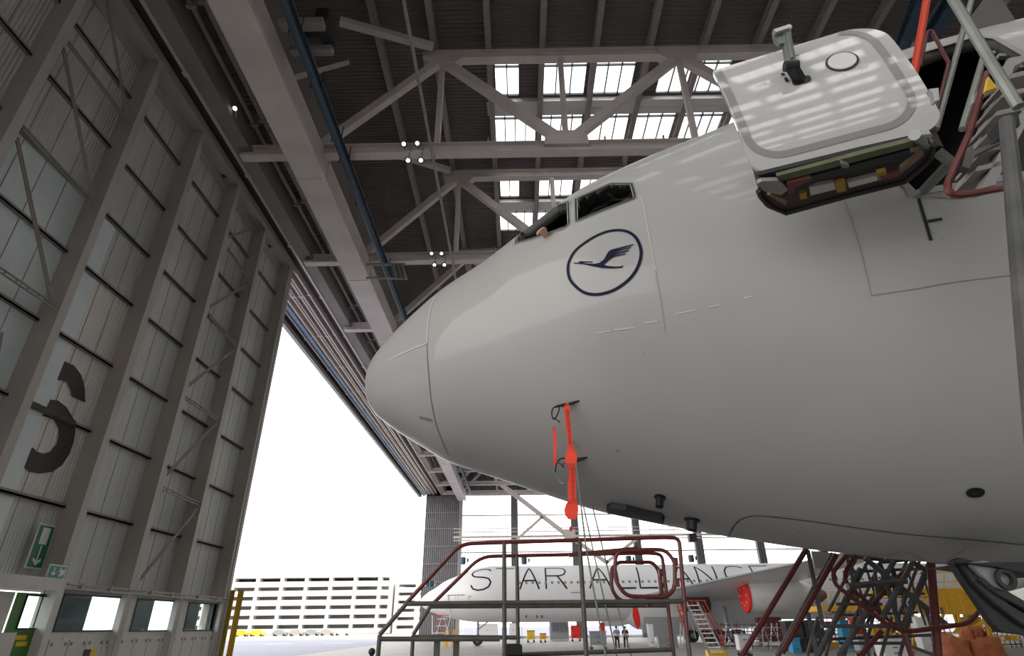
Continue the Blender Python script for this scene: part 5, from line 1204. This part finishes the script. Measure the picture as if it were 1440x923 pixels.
for k in range(18): g = MB(); x = -9+3.6*k; g.box((x, 92, 13.8), (x+.07, 92.1, 15.0)); g.build('rail_post', 'beam', t)
# big pale diagonal braces before the end wall
t = thing('wall_brace', 'zigzag of broad pale diagonal braces in front of glazed end wall, with square node plate', 'brace', hY(98, 800, 755))
for a, c, w_ in (((703, 680), (800, 755), .7), ((763, 727), (727, 759), .4), ((806, 758), (855, 793), .6), ((852, 792), (897, 757), .5)):
    g = MB(); g.bar(hY(98, *a), hY(98, *c), w_, .4, (0, 1, 0)); g.build('diagonal', 'bigbeam', t)
p = hY(97.9, 801, 754); g = MB(); g.box(p-Vector((.9, .2, 1)), p+Vector((.9, .2, 1))); g.build('node_plate', 'bigbeam', t, bevel=.05)

# ================================================================== OUTSIDE
pk = thing('parking_garage', 'long pale multi-storey parking garage across the apron', 'parking garage', (-90, 230, 0))
def garage(xa, xb, Y, top, lv, parent, mod=9.0, skew=0):
    x0 = hY(Y, xa, 850).x; x1 = hY(Y, xb, 850).x; H = top/lv
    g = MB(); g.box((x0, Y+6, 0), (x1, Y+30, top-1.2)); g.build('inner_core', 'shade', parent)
    for k in range(lv+1):
        g = MB(); z = H*k; g.box((x0, Y, z-.3), (x1, Y+30, z)); g.box((x0, Y, z), (x1, Y+.3, z+H*.5)); g.build('parapet', 'concrete', parent)
    x = x0; n_ = 0
    while x < x1 and n_ < 30: g = MB(); g.box((x, Y+.05, 0), (x+1.3, Y+3, top)); g.build('pillar', 'concrete', parent); x += mod; n_ += 1
garage(250, 545, 230, 18.5, 6, pk)
pk2 = thing('parking_garage', 'shorter pale garage wing to the right of the long one', 'parking garage', (-43, 205, 0))
garage(554, 592, 215, 15, 6, pk2, 7)
for k in range(4):
    x = hY(222, 545+k*.0, 850).x
g = MB(); g.box((hY(212, 545, 850).x, 212, 0), (hY(212, 549, 850).x, 222, 19.5)); tag(g.build('stair_tower', 'concrete'), 'slim white stair tower between the two garage parts', 'tower')
for k, (px, col) in enumerate(((342, 'yellow'), (364, 'yellow2'), (396, 'cart'), (419, 'shade'), (441, 'cart'), (462, 'shade'), (483, 'white'))):
    p = hY(190, px, 880); t = thing('parked_vehicle', ['amber van at left end of the garage forecourt', 'yellow van second from left on the forecourt', 'silver car third from left on the forecourt', 'dark car left of the forecourt middle', 'silver car right of the forecourt middle', 'dark car near the right of the forecourt row', 'white car rightmost in the forecourt row'][k], 'vehicle', (p.x, 190, -.3), 'vehicles on the garage forecourt')
    g = MB(); x = p.x; g.prism([(x-2.2, 189, 0), (x+2.2, 189, 0), (x+2.2, 189, .7), (x+1.3, 189, .8), (x+.8, 189, 1.4), (x-1.2, 189, 1.4), (x-1.9, 189, .8), (x-2.2, 189, .7)], (0, 1.8, 0)); g.build('body', col, t, bevel=.08)
    for dx in (-1.4, 1.4): g = MB(); g.cyl((x+dx, 188.95, .02), (x+dx, 190.85, .02), .32, 12); g.build('wheel', 'tyre', t)
# apron edge line and markings
for k in range(14):
    g = MB(); x = -120+9*k; g.box((x, 100, -.31), (x+4, 100.4, -.295)); o = g.build('trim_%d' % (k+10), 'white'); struct(o)
# ================================================================== LIGHT
wd = bpy.data.worlds.new('world'); bpy.context.scene.world = wd; wd.use_nodes = True
bg = wd.node_tree.nodes['Background']; bg.inputs[0].default_value = (1, .975, .94, 1); bg.inputs[1].default_value = 3.1
vs = bpy.context.scene.view_settings; vs.view_transform = 'Standard'; vs.look = 'None'; vs.exposure = 0; vs.gamma = 1; vs.use_curve_mapping = False
